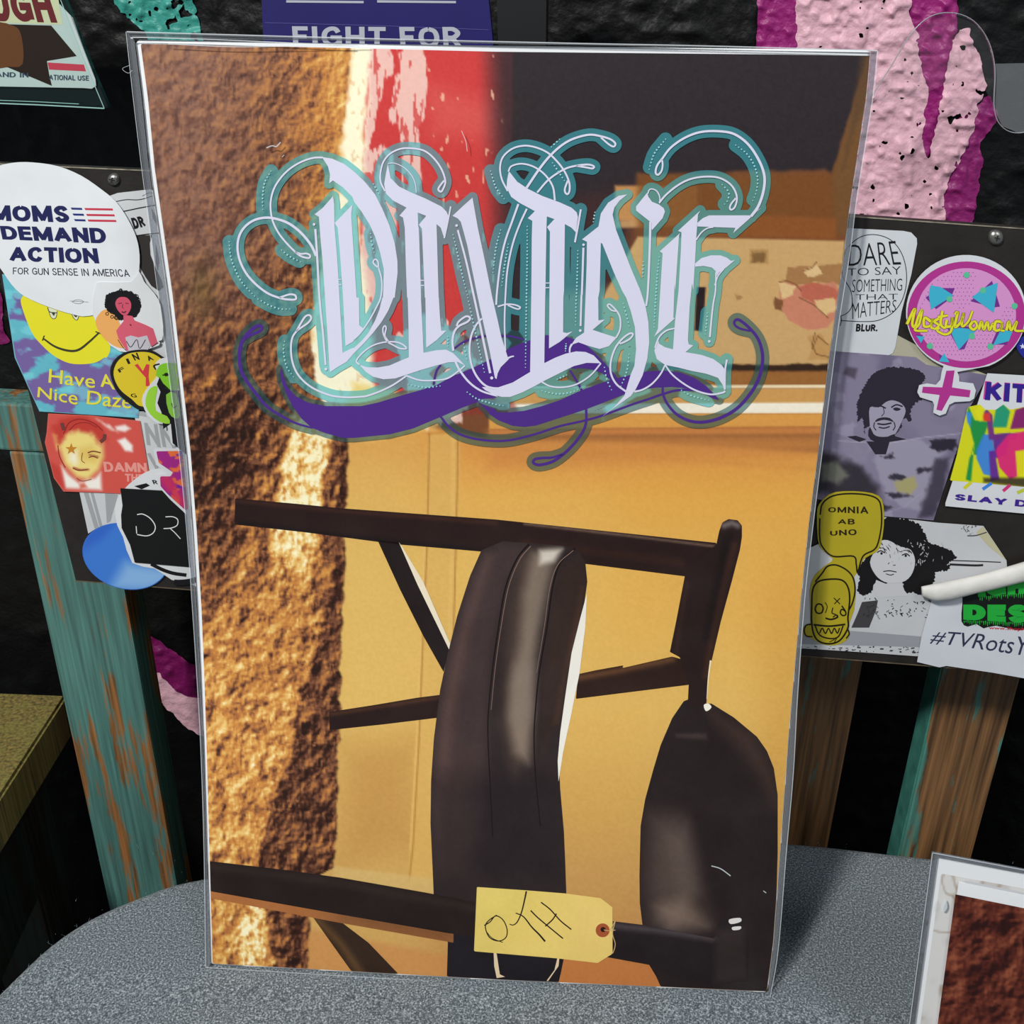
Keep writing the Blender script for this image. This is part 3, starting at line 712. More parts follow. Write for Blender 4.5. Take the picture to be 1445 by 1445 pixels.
# --- the printed chair: each piece its own flat outline with its own tones
def gpiece(name, pts, base, extra=(), off=.0001, st=2., sm=0, clip=True, wob=0):
    if isinstance(pts, str): pts = tr(pts)
    if sm: pts = smooth(pts, sm, True)
    x0, y0 = pts.min(0)-3; x1, y1 = pts.max(0)+3
    GX, GY = grid(x0, y0, x1, y1, st); f = sdist(GX, GY, pts)
    if clip: f = np.maximum(f, sdist(GX, GY, IMG)+.3)
    P, T = region(GX, GY, f)
    Q = Paint(P[:, 0], P[:, 1], base)
    for e in extra:
        if e[0] == 'p': Q.poly(*e[1:])
        else: Q.line(*e[1:])
    Q.C += (vn(P[:, 0], P[:, 1], 3, 41)-.5)[..., None]*5+(fbm(P[:, 0], P[:, 1], 40, 42, 2)-.5)[..., None]*10
    return mesh_obj(name, PP.at(P, off), T, PRINT, print_root, colors=lin(np.clip(Q.C, 0, 255)))
WD = (40, 24, 22)
gpiece('printed_leg', 'P 332 703 420 711 480 717 700 733 880 752 1011 766 1013 818 965 813 829 796 700 780 560 768 430 751 331 740', WD, [('l', 'P 335 707 480 721 700 738', (74, 42, 32), 4, 4, .7), ('l', 'P 340 738 480 756 690 777', (24, 16, 18), 6, 4, .8), ('l', 'P 740 739 880 755 1010 771', (146, 118, 100), 3, 2.5, .7), ('l', 'P 740 766 960 793', (62, 36, 26), 10, 8, .6)])
gpiece('printed_leg', 'T 410 858 560 835 720 808 800 798 T 800 878 780 880 600 902 412 922', WD, [('l', 'T 420 866 600 838 800 806', (92, 56, 34), 4, 4, .7)])
gpiece('printed_brace', 'T 580 255 655 262 720 400 780 520 832 632 812 718 740 590 660 430', (34, 24, 24))
Flat(PP, .00012).poly('T 655 262 668 280 740 400 836 620 832 640 720 410').build('printed_highlight', (238, 226, 200), print_root)
gpiece('printed_rail', 'T 1285 725 1345 712 1445 694 U 180 520 310 490 362 505 365 562 180 585 60 600', (46, 28, 22), [('l', 'U 70 545 180 525 310 497', (128, 86, 52), 7, 6, .7)])
gpiece('printed_post', 'U 425 198 432 165 440 142 456 133 480 136 491 150 491 180 486 212 466 290 436 400 408 520 398 618 350 620 353 562 330 492 304 478 320 400 343 280', (40, 26, 24),
       [('l', 'U 445 150 465 143 480 150', (170, 160, 160), 7, 5, .6), ('l', 'U 470 200 440 310 415 430 398 540', (74, 44, 32), 7, 7, .8), ('l', 'U 350 300 328 420 322 480', (66, 42, 36), 5, 5, .5), ('l', 'U 455 180 430 300 400 440', (22, 14, 16), 8, 10, .8)], sm=0, off=.00013)
Flat(PP, .00016).line('U 410 500 404 545 400 600', 2.4, w1=.8).build('printed_highlight', (240, 226, 190), print_root)
seat_out = 'T 945 290 905 380 860 520 825 660 800 780 778 950 768 1100 766 1250 775 1445 P 612 1262 626 1300 632 1330 630 1400 785 1400 792 1370 800 1330 799 1255 797 1200 T 1240 1400 1235 1280 1222 1130 1216 1010 1228 900 1250 760 1282 600 1306 480 1317 400 1310 330 1280 285 1240 275 1130 265 1020 258'
gpiece('printed_seat', seat_out, (46, 36, 36), [
    ('p', 'T 1000 262 1100 268 1030 420 985 640 965 900 970 1200 850 1400 770 1445 766 1250 775 950 825 660 905 380', (68, 52, 52), 14, .9),
    ('p', 'T 960 300 985 310 905 560 850 850 830 1100 800 1300 785 1200 800 900 850 640', (98, 74, 66), 12, .6),
    ('p', 'T 1080 300 1180 290 1150 420 1120 600 1110 800 1110 1000 1060 1100 1020 900 1030 700 1040 500', (78, 62, 54), 16, .9),
    ('p', 'T 1125 300 1215 285 1185 400 1150 560 1130 700 1125 900 1110 1040 1060 1000 1040 880 1045 760 1080 620 1090 450', (164, 146, 128), 12, .65),
    ('p', 'T 1150 290 1230 285 1200 330 1150 340', (232, 222, 208), 6, .85),
    ('p', 'T 1060 690 1130 690 1125 880 1080 940 1045 860', (140, 124, 112), 12, .5),
    ('p', 'T 1220 350 1290 310 1312 400 1280 560 1240 720 1200 900 1160 1000 1160 760 1190 520', (54, 38, 32), 10, .9),
    ('p', 'T 1300 420 1290 560 1240 740 1215 900 1200 900 1240 700', (92, 58, 40), 7, .6),
    ('p', 'T 780 1100 1000 1080 1210 1100 1240 1445 780 1445', (36, 28, 32), 30, .75),
    ('p', 'P 625 1290 800 1290 800 1400 625 1400', (26, 22, 30), 10, .8),
    ('p', 'T 800 1080 900 1000 930 1300 900 1440 800 1440', (66, 48, 44), 26, .5)], off=.00013)
sm_ = Flat(PP, .00017)
sm_.line('T 1112 268 1070 320 1030 420 1005 560 985 700 970 850 968 950 975 1100 985 1300', 2.6, w1=1.4).line('T 1275 283 1222 335 1195 420 1175 560 1148 720 1135 850 1130 950 1135 1080 1152 1260', 2.8, w1=1.4)
sm_.build('printed_seam', (24, 14, 16), print_root)
sh_ = Flat(PP, .00020)
sh_.line('T 1118 275 1078 325 1040 420 1014 560 994 700 979 850', .9, w1=.5).line('T 1268 290 1214 340 1186 420 1166 560 1139 720', .9, w1=.5)
sh_.build('printed_piping', (150, 120, 106), print_root)
Flat(PP, .00013).poly('T 1316 440 1310 560 1290 720 1262 860 1232 1000 1216 1102 1213 1030 1222 930 1240 800 1262 650 1292 530').build('printed_highlight', (240, 236, 226), print_root)
back_out = 'U 340 606 360 598 400 612 412 612 470 648 530 698 556 735 574 780 584 850 584 1000 578 1200 562 1374 420 1368 285 1358 268 1320 250 1290 240 1240 232 1180 226 1130 225 1060 228 930 240 860 262 780 280 720 310 650'
gpiece('printed_backrest', back_out, (38, 28, 28), [
    ('p', 'U 250 900 330 900 400 1180 260 1190 240 1050', (92, 76, 68), 26, .75),
    ('p', 'U 270 1140 340 1120 400 1190 300 1205', (150, 128, 112), 18, .6),
    ('p', 'U 300 960 350 920 380 1100 330 1140', (112, 96, 88), 18, .5),
    ('p', 'U 400 620 520 690 575 800 580 880 500 740 420 660', (70, 50, 42), 16, .7),
    ('p', 'U 320 690 400 690 400 705 320 700', (78, 66, 62), 4, .6),
    ('p', 'U 440 1210 500 1200 560 1370 440 1370', (50, 44, 44), 20, .7)])
Flat(PP, .00014).poly('U 392 616 404 612 412 622 398 632', sm=3).build('printed_highlight', (246, 240, 226), print_root)
# lower rails of the chair
gpiece('printed_rail', 'P 290 1214 400 1227 480 1238 600 1259 672 1273 672 1322 630 1316 480 1290 290 1256', (36, 26, 24), [('l', 'P 298 1222 480 1246 672 1282', (58, 44, 40), 9, 8, .6)], off=.00022)
gpiece('printed_rail', 'P 290 1250 480 1284 640 1312 640 1330 480 1302 290 1266', (172, 108, 60), [('p', 'P 480 1270 660 1300 660 1340 480 1310', (112, 74, 46), 60, .9)], off=.00016)
gpiece('printed_brace', 'P 436 1286 470 1292 520 1330 566 1378 500 1376 470 1334', (52, 36, 26), [('l', 'P 440 1290 480 1330 510 1374', (110, 78, 44), 10, 7, .7)], off=.00015)
gpiece('printed_rail', 'U 140 1175 250 1188 420 1222 430 1184 445 1170 480 1168 500 1186 510 1230 506 1330 420 1345 300 1318 250 1290 140 1270', (34, 26, 28),
       [('l', 'U 160 1188 300 1204 415 1222', (92, 82, 84), 8, 6, .7), ('p', 'U 425 1200 500 1190 506 1330 420 1340', (58, 48, 46), 8, .7)], off=.00021)
Flat(PP, .00024).poly('U 458 1172 486 1168 488 1178 462 1184', sm=3).build('printed_highlight', (226, 222, 218), print_root)
Flat(PP, .00024).poly('U 466 1192 488 1190 486 1198 468 1200', sm=3).build('printed_highlight', (226, 222, 218), print_root)
Flat(PP, .00023).poly('S 745 490 760 500 775 600 800 612 760 618 748 560').build('printed_highlight', (232, 206, 170), print_root)
Flat(PP, .00023).poly('S 1055 520 1064 520 1060 560 1010 632 1002 632 1040 580').build('printed_highlight', (232, 206, 170), print_root)
# the printed tag with handwriting
tg = gpiece('printed_tag', 'S 664 176 900 192 1100 208 1265 230 1322 275 1322 500 1250 545 1050 522 650 488', (232, 204, 112),
            [('p', 'S 640 160 900 170 900 300 640 480', (222, 204, 108), 40, .5), ('p', 'S 1100 180 1340 240 1340 560 1100 560', (240, 206, 128), 40, .5)], off=.00027)
tg['label'] = 'printed manila tag'
wr = Flat(PP, .00031)
wr.line('S 760 312 720 340 705 370 725 420 770 438 805 420 810 380 790 335 755 316 728 345 700 362', 1.5).line('S 712 395 740 425 790 445', 1.0)
wr.line('S 904 196 895 240 880 300 860 345 840 360 822 356', 2.2, w1=1.2).line('S 852 302 890 320 930 370 965 405 995 440', 1.4, w1=2.6).line('S 925 290 960 325 1020 375 1082 426', 1.8).line('S 975 250 1020 285 1070 340 1122 382', 1.8).line('S 1050 305 1030 335 996 366', 1.8)
wr.build('printed_handwriting', (36, 26, 24), print_root)
Flat(PP, .00031).dot(tr('S 1274 386')[0], 9.8, 24, 9.8).build('printed_eyelet', (168, 84, 50), print_root)
Flat(PP, .00034).dot(tr('S 1276 382')[0], 3.6, 16).build('printed_eyelet_hole', (34, 20, 16), print_root)
Flat(PP, .00037).line('S 1280 384 1310 384 1335 340 1322 400 1335 450 1326 490 1316 500', 1.1).line('S 1312 388 1336 384', 1.).build('printed_string', (206, 170, 120), print_root)

# --- the lettering DIVINE: halo, purple swash, white letters, dotted trim
LET = []   # white outlines
def wl(name, pts, holes=()): LET.append((name, tr(pts), [tr(h) for h in holes]))
wl('letter', 'A 870 250 960 265 1060 310 1150 380 C 90 460 180 570 240 690 300 830 345 980 368 1130 370 1230 345 1445 D 335 0 290 110 230 210 160 300 90 380 0 470 B 1080 545 1000 590 940 632 935 600 920 350 897 0 A 878 1150 860 960 845 757 808 737 880 680 965 582 975 650 978 840 1000 1100 1012 1290 B 1020 0 1035 250 1047 467 1120 430 D 0 425 60 370 120 300 180 190 215 100 240 0 C 245 1445 252 1200 220 1060 180 930 130 820 60 710 0 630 A 1130 590 1050 510 965 450 932 475 940 400 922 330 890 280')
wl('letter', 'A 1130 655 1000 790 978 810 1005 850 1018 1000 1030 1150 B 1050 0 1070 410 1140 370 D 0 350 40 310 78 260 45 235 42 0 B 1170 0 A 1165 1440 1150 1200 1130 900 1120 740')
wl('letter', 'C 287 305 272 380 255 480 270 560 330 620 445 680 385 748 415 765 430 850 440 1200 450 1445 D 455 0 462 250 465 505 380 540 300 575 200 592 110 590 45 568 100 630 160 670 250 692 350 685 440 655 560 615 700 575 800 548 880 545 940 575 890 520 840 470 780 440 700 445 590 467 578 200 568 0 C 562 1200 550 855 545 840 540 722 612 750 550 825 575 858 590 1200 600 1445 D 605 0 612 425 700 360 785 278 740 280 728 150 720 0 C 718 1445 708 1100 700 820 735 850 765 940 800 750 785 715 740 670 600 600 480 550 380 500 310 430')
wl('letter', 'C 1005 595 920 670 835 750 880 772 905 800 925 870 960 1000 1010 1250 1050 1445 D 1100 230 1150 450 1195 680 F 65 690 75 640 100 590 140 550 170 520 160 505 140 440 105 330 75 190 30 0 C 1110 1130 1050 850')
wl('letter', 'E 170 430 155 500 150 570 190 650 260 700 390 770 330 830 368 852 364 1000 360 1445 F 355 300 350 630 200 720 80 760 -60 758 -30 785 40 820 110 842 180 842 280 805 380 755 470 705 600 640 720 580 830 552 952 556 890 490 820 460 740 455 650 475 560 510 470 555 478 0 E 480 1445 488 940 492 815 556 838 493 905 518 945 514 1445 F 510 430 600 375 710 285 660 300 630 292 632 0 E 638 1445 645 880 700 910 738 950 756 820 745 780 700 740 600 695 450 640 330 580 240 520')
wl('letter', 'E 1175 628 1100 640 1010 700 950 790 930 900 790 1010 832 1030 830 1200 822 1445 F 808 295 740 340 698 400 760 378 850 410 940 435 1020 410 1085 338 1000 312 880 272 985 185 930 192 928 0 E 940 1445 950 1040 962 1045 1060 1290 1130 1445 F 1165 0 H 0 235 35 370 45 560 30 700 0 770 F 1150 830 1060 930 960 1008 H 0 955 40 900 100 780 140 640 157 500 150 330 125 190 60 0 G 80 1440 0 1250 E 1080 930 1050 800 1065 740 1110 680')
wl('letter', 'G 140 612 45 730 45 765 165 860 180 932 270 830 290 775 280 745 240 715 180 690 150 650')
wl('letter', 'G 420 955 245 1112 270 1128 262 1250 250 1445 H 230 385 198 452 375 295 362 290 372 0 G 378 1445 395 1200 410 975')
wl('letter', 'H 465 582 530 525 492 515 485 480 500 200 520 0 G 530 1445 545 1200 555 1010 565 865 570 800 590 765 400 938 430 950 425 1100 405 1445 H 378 295 370 380 358 558 290 540 240 510 235 480 215 500 200 570 220 640 290 690 400 712 520 742 640 765 740 800 780 860 795 915 805 740 770 690 700 640 600 605')
wl('letter', 'G 565 870 610 830 665 806 1010 806 1105 742 1000 840 868 957 888 912 565 900')
wl('letter', 'G 545 1215 600 1168 680 1145 760 1145 815 1165 850 1192 885 1185 820 1240 750 1290 725 1330 720 1280 690 1250 620 1235 545 1242')
STR = [  # white flourishes: points, start width, end width
 ('A 880 255 800 258 700 290 600 350 520 430 460 530 435 650 450 780 500 890 570 980 650 1060 700 1095 760 1108 770 1085 740 1070 690 1072 640 1055', 2.1, 2.1),
 ('A 822 1090 780 1000 700 900 600 820 500 780 400 765 300 785 220 840 170 920 155 1020 175 1130 230 1240 310 1330 400 1400 480 1436 560 1457 640 1460 652 1440 636 1420 590 1418 510 1444', 3.0, 2.2),
 ('A 815 862 830 1080 850 1440 B 880 300 902 570', 2.6, 2.2),
 ('B 655 285 690 220 730 160 765 148 780 175 750 215 700 250 655 285 620 340 608 430 620 540 660 640 730 720 820 780 950 830 1080 845 1204 840 D 120 830 230 790 330 740 420 680 440 663', 2.3, 2.),
 ('C 208 1190 175 1165 162 1140 180 1118 203 1140 208 1190 230 1270 236 1350 225 1445 D 190 80 130 190 60 290 0 352', 1.7, 1.7),
 ('A 1005 1290 1035 1290', 1.2, 1.2), ('A 1008 1335 1037 1335', 1.2, 1.2),
 ('C 820 670 795 800 765 940', 1.8, 1.8), ('C 285 305 350 305 430 345 490 410 520 480 528 552', 1., 1.),
 ('C 262 540 225 460 225 380 250 290 310 220 400 180 500 178 600 200 680 265 740 350 770 430 772 480 745 540 725 540 715 520 740 480 765 450', 1.8, 2.2),
 ('D 45 568 20 535 70 470 150 410 250 378 350 375 410 395 445 430 390 430 330 400 280 370 250 310 245 260 262 238 272 260 262 320 290 370', 1.7, 1.7),
 ('D 440 660 560 700 700 700 800 680 900 610 940 575', 1.8, 1.8), ('C 565 1297 595 1297', 1.2, 1.2), ('C 565 1340 595 1340', 1.2, 1.2),
 ('C 880 870 950 1130 1010 1400 D 1080 280 1155 640', 2.2, 2.8),
 ('E 250 710 200 850 140 1020 100 1200 70 1445 F 62 60', 2.4, 2.2), ('E 322 750 262 880 202 1050 160 1250 143 1445 F 133 200 140 450', 2.2, 1.8),
 ('F 75 75 150 55 220 60 265 80 250 96 210 85 160 62', 1.8, 1.8), ('F 160 512 190 500 213 495', 2.2, 1.4),
 ('E 320 572 430 410 520 300 620 210 720 155 850 122 950 135 1030 160 1072 195 1060 222 1020 205 950 145', 2.8, 2.),
 ('E 410 612 510 500 640 415 740 385 840 375 890 390 880 408 830 400 740 385', 2.2, 2.2),
 ('E 160 600 110 500 95 400 120 310 200 240 300 215 400 230 500 275 580 350 640 430 680 520 685 590 670 625 650 615 645 580 670 510', 2., 2.2),
 ('E 165 435 190 390 270 368 360 385 440 430 500 490 545 570 560 680', 1.8, 2.2),
 ('D 870 240 890 200 950 158 985 172 960 205 890 240 850 290 835 370 842 450', 2.2, 2.6), ('D 855 530 900 620 980 720 1080 790 1204 830 F 60 835', 2.6, 2.),
 ('D 1085 175 1030 240 990 340 980 460 1000 580 1050 680 1120 748 1204 772', 2.2, 2.4),
 ('E 780 755 755 900 730 1035', 2.2, 2.2), ('F 450 715 520 750 620 760 740 735 860 660 950 556', 1.8, 1.8), ('E 482 1380 515 1380', 1.2, 1.2), ('E 482 1420 515 1420', 1.2, 1.2),
 ('F 705 392 688 425 685 466', 2.4, 1.8), ('E 802 1080 790 1445 F 785 0 778 240', 2.4, 2.2),
 ('F 1078 342 1112 270 1115 180 1090 120 1040 65 1015 55 1008 72 1040 105 1080 115', 1.9, 1.7),
 ('G 145 622 155 592 180 582 220 600 245 650 245 705', 1.4, 1.4), ('G 166 860 160 1100 145 1445 H 130 190', 2.8, 2.2),
 ('F 1110 390 1150 375 1200 345 1222 310 1195 303 1130 350 1070 430 1035 540 1035 640 1080 730 1165 797', 2.0, 2.2),
 ('H 30 918 100 900 180 850 250 770 292 690', 2.2, 1.8), ('H 292 690 350 770 450 850 560 910 680 940 780 925 800 910', 1.8, 2.2), ('H 815 645 800 740 798 900', 2.2, 2.),
 ('H 370 380 300 400 240 455 205 545', 1.8, 2.), ('G 553 1015 600 950 650 915 700 905', 1.6, 1.6),
 ('G 722 1290 718 1445 H 695 200 670 455', 1.6, 2.2), ('G 790 1258 740 1320 712 1400', 1.6, 1.6),
 ('G 1020 815 1080 730 1120 620 1135 500 1110 390 1040 260 960 170 860 110 740 92 620 95 520 120 420 170 330 240 270 320 225 380 210 440 230 462 260 430 270 380 265 330', 3.2, 2.),
 ('G 240 700 300 630 400 550 500 500 620 478 740 485 830 530 880 590 900 660 885 730 855 758 840 745 850 710 890 660', 2.2, 2.)]
STR = [(tr(a), b, c) for a, b, c in STR]
DOT1 = [(tr('A 805 822')[0], 1.9), (tr('B 905 605')[0], 2.), (tr('C 870 832')[0], 1.9), (tr('D 1168 680')[0], 2.2), (tr('E 803 1055')[0], 1.9), (tr('F 775 278')[0], 2.), (tr('H 665 490')[0], 1.9)]
PURP = [tr('B 525 595 540 660 580 760 640 830 750 890 900 920 1204 920 D 200 890 400 830 560 785 700 740 850 660 1000 598 1204 500 F 150 440 290 380 480 318 640 323 700 345 720 420 600 520 470 600 350 640 200 730 60 800 D 1204 848 1080 860 1045 885 900 940 750 1005 500 1110 300 1160 0 1190 B 1050 1190 900 1150 785 1105 700 1030 620 920 560 800 525 700 515 620'),
        tr('D 1040 874 1090 905 1204 948 F 60 970 150 975 300 960 450 920 600 870 750 800 920 735 1030 697 960 640 860 605 780 598 700 602 640 560 640 470 660 335 700 345 780 375 850 420 900 470 960 530 1060 640 1090 682 1204 655 H 60 755 180 742 300 740 420 755 540 800 640 870 720 950 752 990 700 977 620 935 480 890 350 878 200 885 40 905 F 1204 800 1050 860 830 945 600 1020 400 1085 300 1097 200 1087 80 1040 0 985 D 1140 970')]
PSTR = [('B 790 1105 650 1065 520 1000 400 920 300 800 220 690 180 600 170 480 190 380 245 300 310 245 350 240 362 262 330 290 280 310 225 345', 2.6, 3.2, 5.),
        ('D 735 1010 800 1090 900 1160 1040 1200 1204 1215 F 200 1205 400 1155 600 1090 800 1045 960 1000 H 0 1030 150 980 280 935 400 905 540 905 640 935', 3.2, 3.4, 3.),
        ('F 825 945 825 1050 800 1130 730 1230 640 1320 540 1390 430 1418 378 1402 388 1372 450 1360 540 1355 640 1322', 3.4, 3., 4.),
        ('H 270 878 275 940 310 1020 390 1110 500 1165 620 1175 760 1140 900 1060 1010 940 1080 820 1115 690 1115 580 1080 470 1010 380 920 308 882 318 884 352 930 382 1015 402', 3.2, 2.8, 4.6),
        ('D 850 430 920 380 1000 350 1110 325 F 120 325 200 330 300 355', 2.6, 2.6, 2.6), ('D 735 570 700 620 680 700 675 740', 3., 3., 3.), ('F 688 618 740 700 790 790', 3., 3., 3.)]
PSTR = [(tr(a), b, c, d) for a, b, c, d in PSTR]
DOTS = ['A 440 370 385 470 368 600 370 695', 'A 85 970 95 1080 125 1180 190 1310 300 1430', 'B 330 10 430 65 520 95 600 95', 'A 530 1040 600 1095 690 1140', 'B 555 370 545 450 570 580 630 670', 'C 165 480 210 560',
 'C 140 900 150 980 170 1060', 'C 840 910 880 1080 920 1260 960 1420', 'D 965 0 1000 160 1040 340 1080 520 1105 630', 'D 795 330 795 410', 'D 930 390 955 520', 'D 460 735 600 760 730 748', 'D 960 800 1050 860 1204 905 F 120 915',
 'E 15 430 60 570 130 665', 'E 100 930 60 1080 35 1290', 'E 165 1050 130 1250 110 1400', 'E 530 225 600 160', 'E 540 360 600 450 640 510', 'E 325 900 325 1150 320 1445 F 315 250 310 590', 'E 900 780 885 860',
 'E 755 1105 745 1445 F 740 10 735 230', 'F 655 390 650 450', 'F 450 790 580 815 700 800 780 765', 'F 580 690 660 655', 'F 980 590 1000 690 1040 780', 'F 1140 50 1175 180 1190 240', 'F 1190 480 1170 620 1120 750',
 'G 295 160 200 280 155 415', 'G 890 210 980 280 1045 380 1075 490 1065 600 1035 680', 'G 775 545 830 610 820 680 795 710', 'G 105 1200 100 1325', 'G 240 1160 225 1300 215 1445 H 205 220 197 370', 'H 650 250 640 350 630 430', 'H 430 905 500 945 600 975 660 990']
DOTS = [smooth(tr(d), 8) for d in DOTS]
GX, GY = grid(312, 168, 1104, 668, 1.6)
fW = np.full(GX.shape, 99.); fP = np.full(GX.shape, 99.)
for _, p, _h in LET: near(fW, GX, GY, p, lambda x, y, q: sdist(x, y, q)-7.6, 12)
for p, a, b in STR: near(fW, GX, GY, smooth(p, 4), lambda x, y, q: ldist(x, y, q)-9.0, 14)
for d in DOTS: near(fW, GX, GY, d[::3], lambda x, y, q: ldist(x, y, q)-9.6, 14)
for c, r in DOT1: near(fW, GX, GY, np.array([c, c+.1]), lambda x, y, q: ldist(x, y, q)-8, 14)
for p in PURP: near(fP, GX, GY, p, lambda x, y, q: sdist(x, y, q)-6, 12)
for p, a, b, c in PSTR: near(fP, GX, GY, smooth(p, 4), lambda x, y, q: ldist(x, y, q)-9.2, 14)
f = np.minimum(fW, fP)
P_, T_ = region(GX, GY, f)
sW = np.clip((P_[:, 1]-540)/70, 0, 1)
ii = np.clip(np.rint((P_[:, 0]-GX[0, 0])/1.6).astype(int), 0, GX.shape[1]-1); jj = np.clip(np.rint((P_[:, 1]-GY[0, 0])/1.6).astype(int), 0, GX.shape[0]-1)
olive = sm01((fW[jj, ii]-fP[jj, ii]+1)/3)[:, None]
bc = sample(P_[:, 0], P_[:, 1])
ct = .38*bc+.62*np.array((66, 178, 190)); co = .44*bc+.56*np.array((24, 66, 72))
hc = ct*(1-olive*.85)+co*olive*.85
sd_ = sm01((P_[:, 1]-575)/12)[:, None]; hc = hc*(1-sd_)+(.5*hc+.5*co)*sd_
halo = mesh_obj('lettering_halo', PP.at(P_, .00035), T_, PRINT, print_root, colors=lin(np.clip(hc, 0, 255))); halo['label'] = 'translucent teal halo printed round the lettering'
pu = Flat(PP, .00040)
for i, p in enumerate(PURP):
    o = Flat(PP, .00040+.00002*i).poly(p).build('purple_swash', (80, 44, 136), print_root); o['label'] = 'deep purple swash under the letters'
for i, (p, a, b, c) in enumerate(PSTR): Flat(PP, .00044+.000005*i).line(p, a, 6, b, mid=c).build('purple_flourish', (78, 44, 138), print_root)
WHT = (222, 220, 240)
for i, (nme, p, hs) in enumerate(LET):
    Flat(PP, .00050+.000004*i).poly(p, hs).build(nme, WHT, print_root)
for i, (p, a, b) in enumerate(STR):
    Flat(PP, .00056+.000003*i).line(p, a*1.22, 6, b*1.22).build('flourish', WHT, print_root)
d_ = Flat(PP, .0007)
for c, r in DOT1: Flat(PP, .00069).dot(c, r, 12).build('white_dot', WHT, print_root)
for q in DOTS:
    L = np.r_[0, np.cumsum(np.linalg.norm(np.diff(q, axis=0), axis=1))]; n_ = max(3, int(L[-1]/4.9))
    for k in range(n_+1):
        t = L[-1]*k/n_; c = (np.interp(t, L, q[:, 0]), np.interp(t, L, q[:, 1]))
        e = math.sin(math.pi*(.12+.8*k/n_)); d_.dot(c, .6+.75*e, 8)
o = d_.build('dotted_trim', (160, 218, 226), print_root); tag(o, 'rows of tiny pale blue dots following the letters', kind='stuff')

# --- clear sleeve round the print
def film_mat(name, rough=.06, tint=(1, 1, 1), refl=.06, milk=.0, bump=(22, .25)):
    m = bpy.data.materials.new(name); m.use_nodes = True; nt = m.node_tree; nt.nodes.clear(); N = nt.nodes.new; L = nt.links.new
    out = N('ShaderNodeOutputMaterial'); t = N('ShaderNodeBsdfTransparent'); t.inputs[0].default_value = (*tint, 1)
    g = N('ShaderNodeBsdfGlossy'); g.inputs['Roughness'].default_value = rough
    fr = N('ShaderNodeLayerWeight'); fr.inputs['Blend'].default_value = refl
    n = N('ShaderNodeTexNoise'); n.inputs['Scale'].default_value = bump[0]; n.inputs['Detail'].default_value = 3; n.inputs['Distortion'].default_value = .6
    tc = N('ShaderNodeTexCoord'); L(tc.outputs['Object'], n.inputs[0])
    bp = N('ShaderNodeBump'); bp.inputs['Strength'].default_value = bump[1]; bp.inputs['Distance'].default_value = .004
    L(n.outputs[0], bp.inputs['Height']); L(bp.outputs[0], g.inputs['Normal']); L(bp.outputs[0], fr.inputs['Normal'])
    mx = N('ShaderNodeMixShader'); L(fr.outputs['Fresnel'], mx.inputs[0]); L(t.outputs[0], mx.inputs[1]); L(g.outputs[0], mx.inputs[2]); last = mx
    if milk:
        d = N('ShaderNodeBsdfDiffuse'); d.inputs[0].default_value = (.8, .84, .88, 1); m2 = N('ShaderNodeMixShader'); m2.inputs[0].default_value = milk
        L(mx.outputs[0], m2.inputs[1]); L(d.outputs[0], m2.inputs[2]); last = m2
    L(last.outputs[0], out.inputs[0]); return m
FILM = film_mat('clear_film', .05, (.985, .985, .985), .06, .0)
EDGE = film_mat('clear_film_edge', .18, (.62, .64, .68), .30, .12)
def film(name, quad, off, m, nx=24, ny=36, amp=.0004, parent=print_root, pl=PP, seed=0):
    q = np.array(quad, float); a, b = np.meshgrid(np.linspace(0, 1, nx), np.linspace(0, 1, ny)); a = a.ravel()[:, None]; b = b.ravel()[:, None]
    P = q[0]*(1-a)*(1-b)+q[1]*a*(1-b)+q[2]*a*b+q[3]*(1-a)*b
    if pl is PP:
        yl, yr = 46+b*1314, 72.5+b*1333.5
        P = np.hstack([np.interp(yl, SLL[:, 1], SLL[:, 0])*(1-a)+np.interp(yr, SLR[:, 1], SLR[:, 0])*a, yl*(1-a)+yr*a+np.where(b < .5, 0, 0)])
    e = np.minimum(np.minimum(a, 1-a), np.minimum(b, 1-b))[:, 0]
    z = off+amp*(fbm(P[:, 0], P[:, 1], 160, 50+seed, 2)-.5)*2*sm01(e/.06)
    V = pl.at(P, z); idx = np.arange(nx*ny).reshape(ny, nx)
    Fc = np.stack([idx[:-1, :-1], idx[1:, :-1], idx[1:, 1:], idx[:-1, 1:]], -1).reshape(-1, 4)
    return mesh_obj(name, V, Fc, m, parent, smoothf=True)
o = film('sleeve_front', CORN, .0015, FILM); o['label'] = 'clear glossy plastic film over the print'
film('sleeve_back', CORN, -.0015, FILM, amp=.0001)
def strip(quad, off, nm='sleeve_edge', m=EDGE, pl=PP, parent=print_root): 
    return slab(nm, pl, quad, off, .0004, m, parent)
def sag_strip(L1, L2, off):
    """narrow band between two lines of equal length, bent with the sheet"""
    n_ = len(L1); V_ = np.vstack([PP.at(L1, off), PP.at(L2, off), PP.at(L1, off-.0004), PP.at(L2, off-.0004)]); Fc = []
    for i in range(n_-1): Fc += [(i, i+n_, i+n_+1, i+1), (i+2*n_, i+1+2*n_, i+1+3*n_, i+3*n_), (i, i+1, i+1+2*n_, i+2*n_), (i+n_, i+3*n_, i+1+3*n_, i+1+n_)]
    return mesh_obj('sleeve_edge', V_, Fc, EDGE, print_root)
ys = np.linspace(0, 1, 40)
def lr(tab, y0, y1): 
    y = y0+(y1-y0)*ys; return np.stack([np.interp(y, tab[:, 1], tab[:, 0]), y], 1)
sag_strip(lr(SLL, 46, 1361), lr(PAL_, 57, 1361), .0012)
sag_strip(lr(PAR, 72.5, 1400), lr(SLR, 73, 1406), .0012)
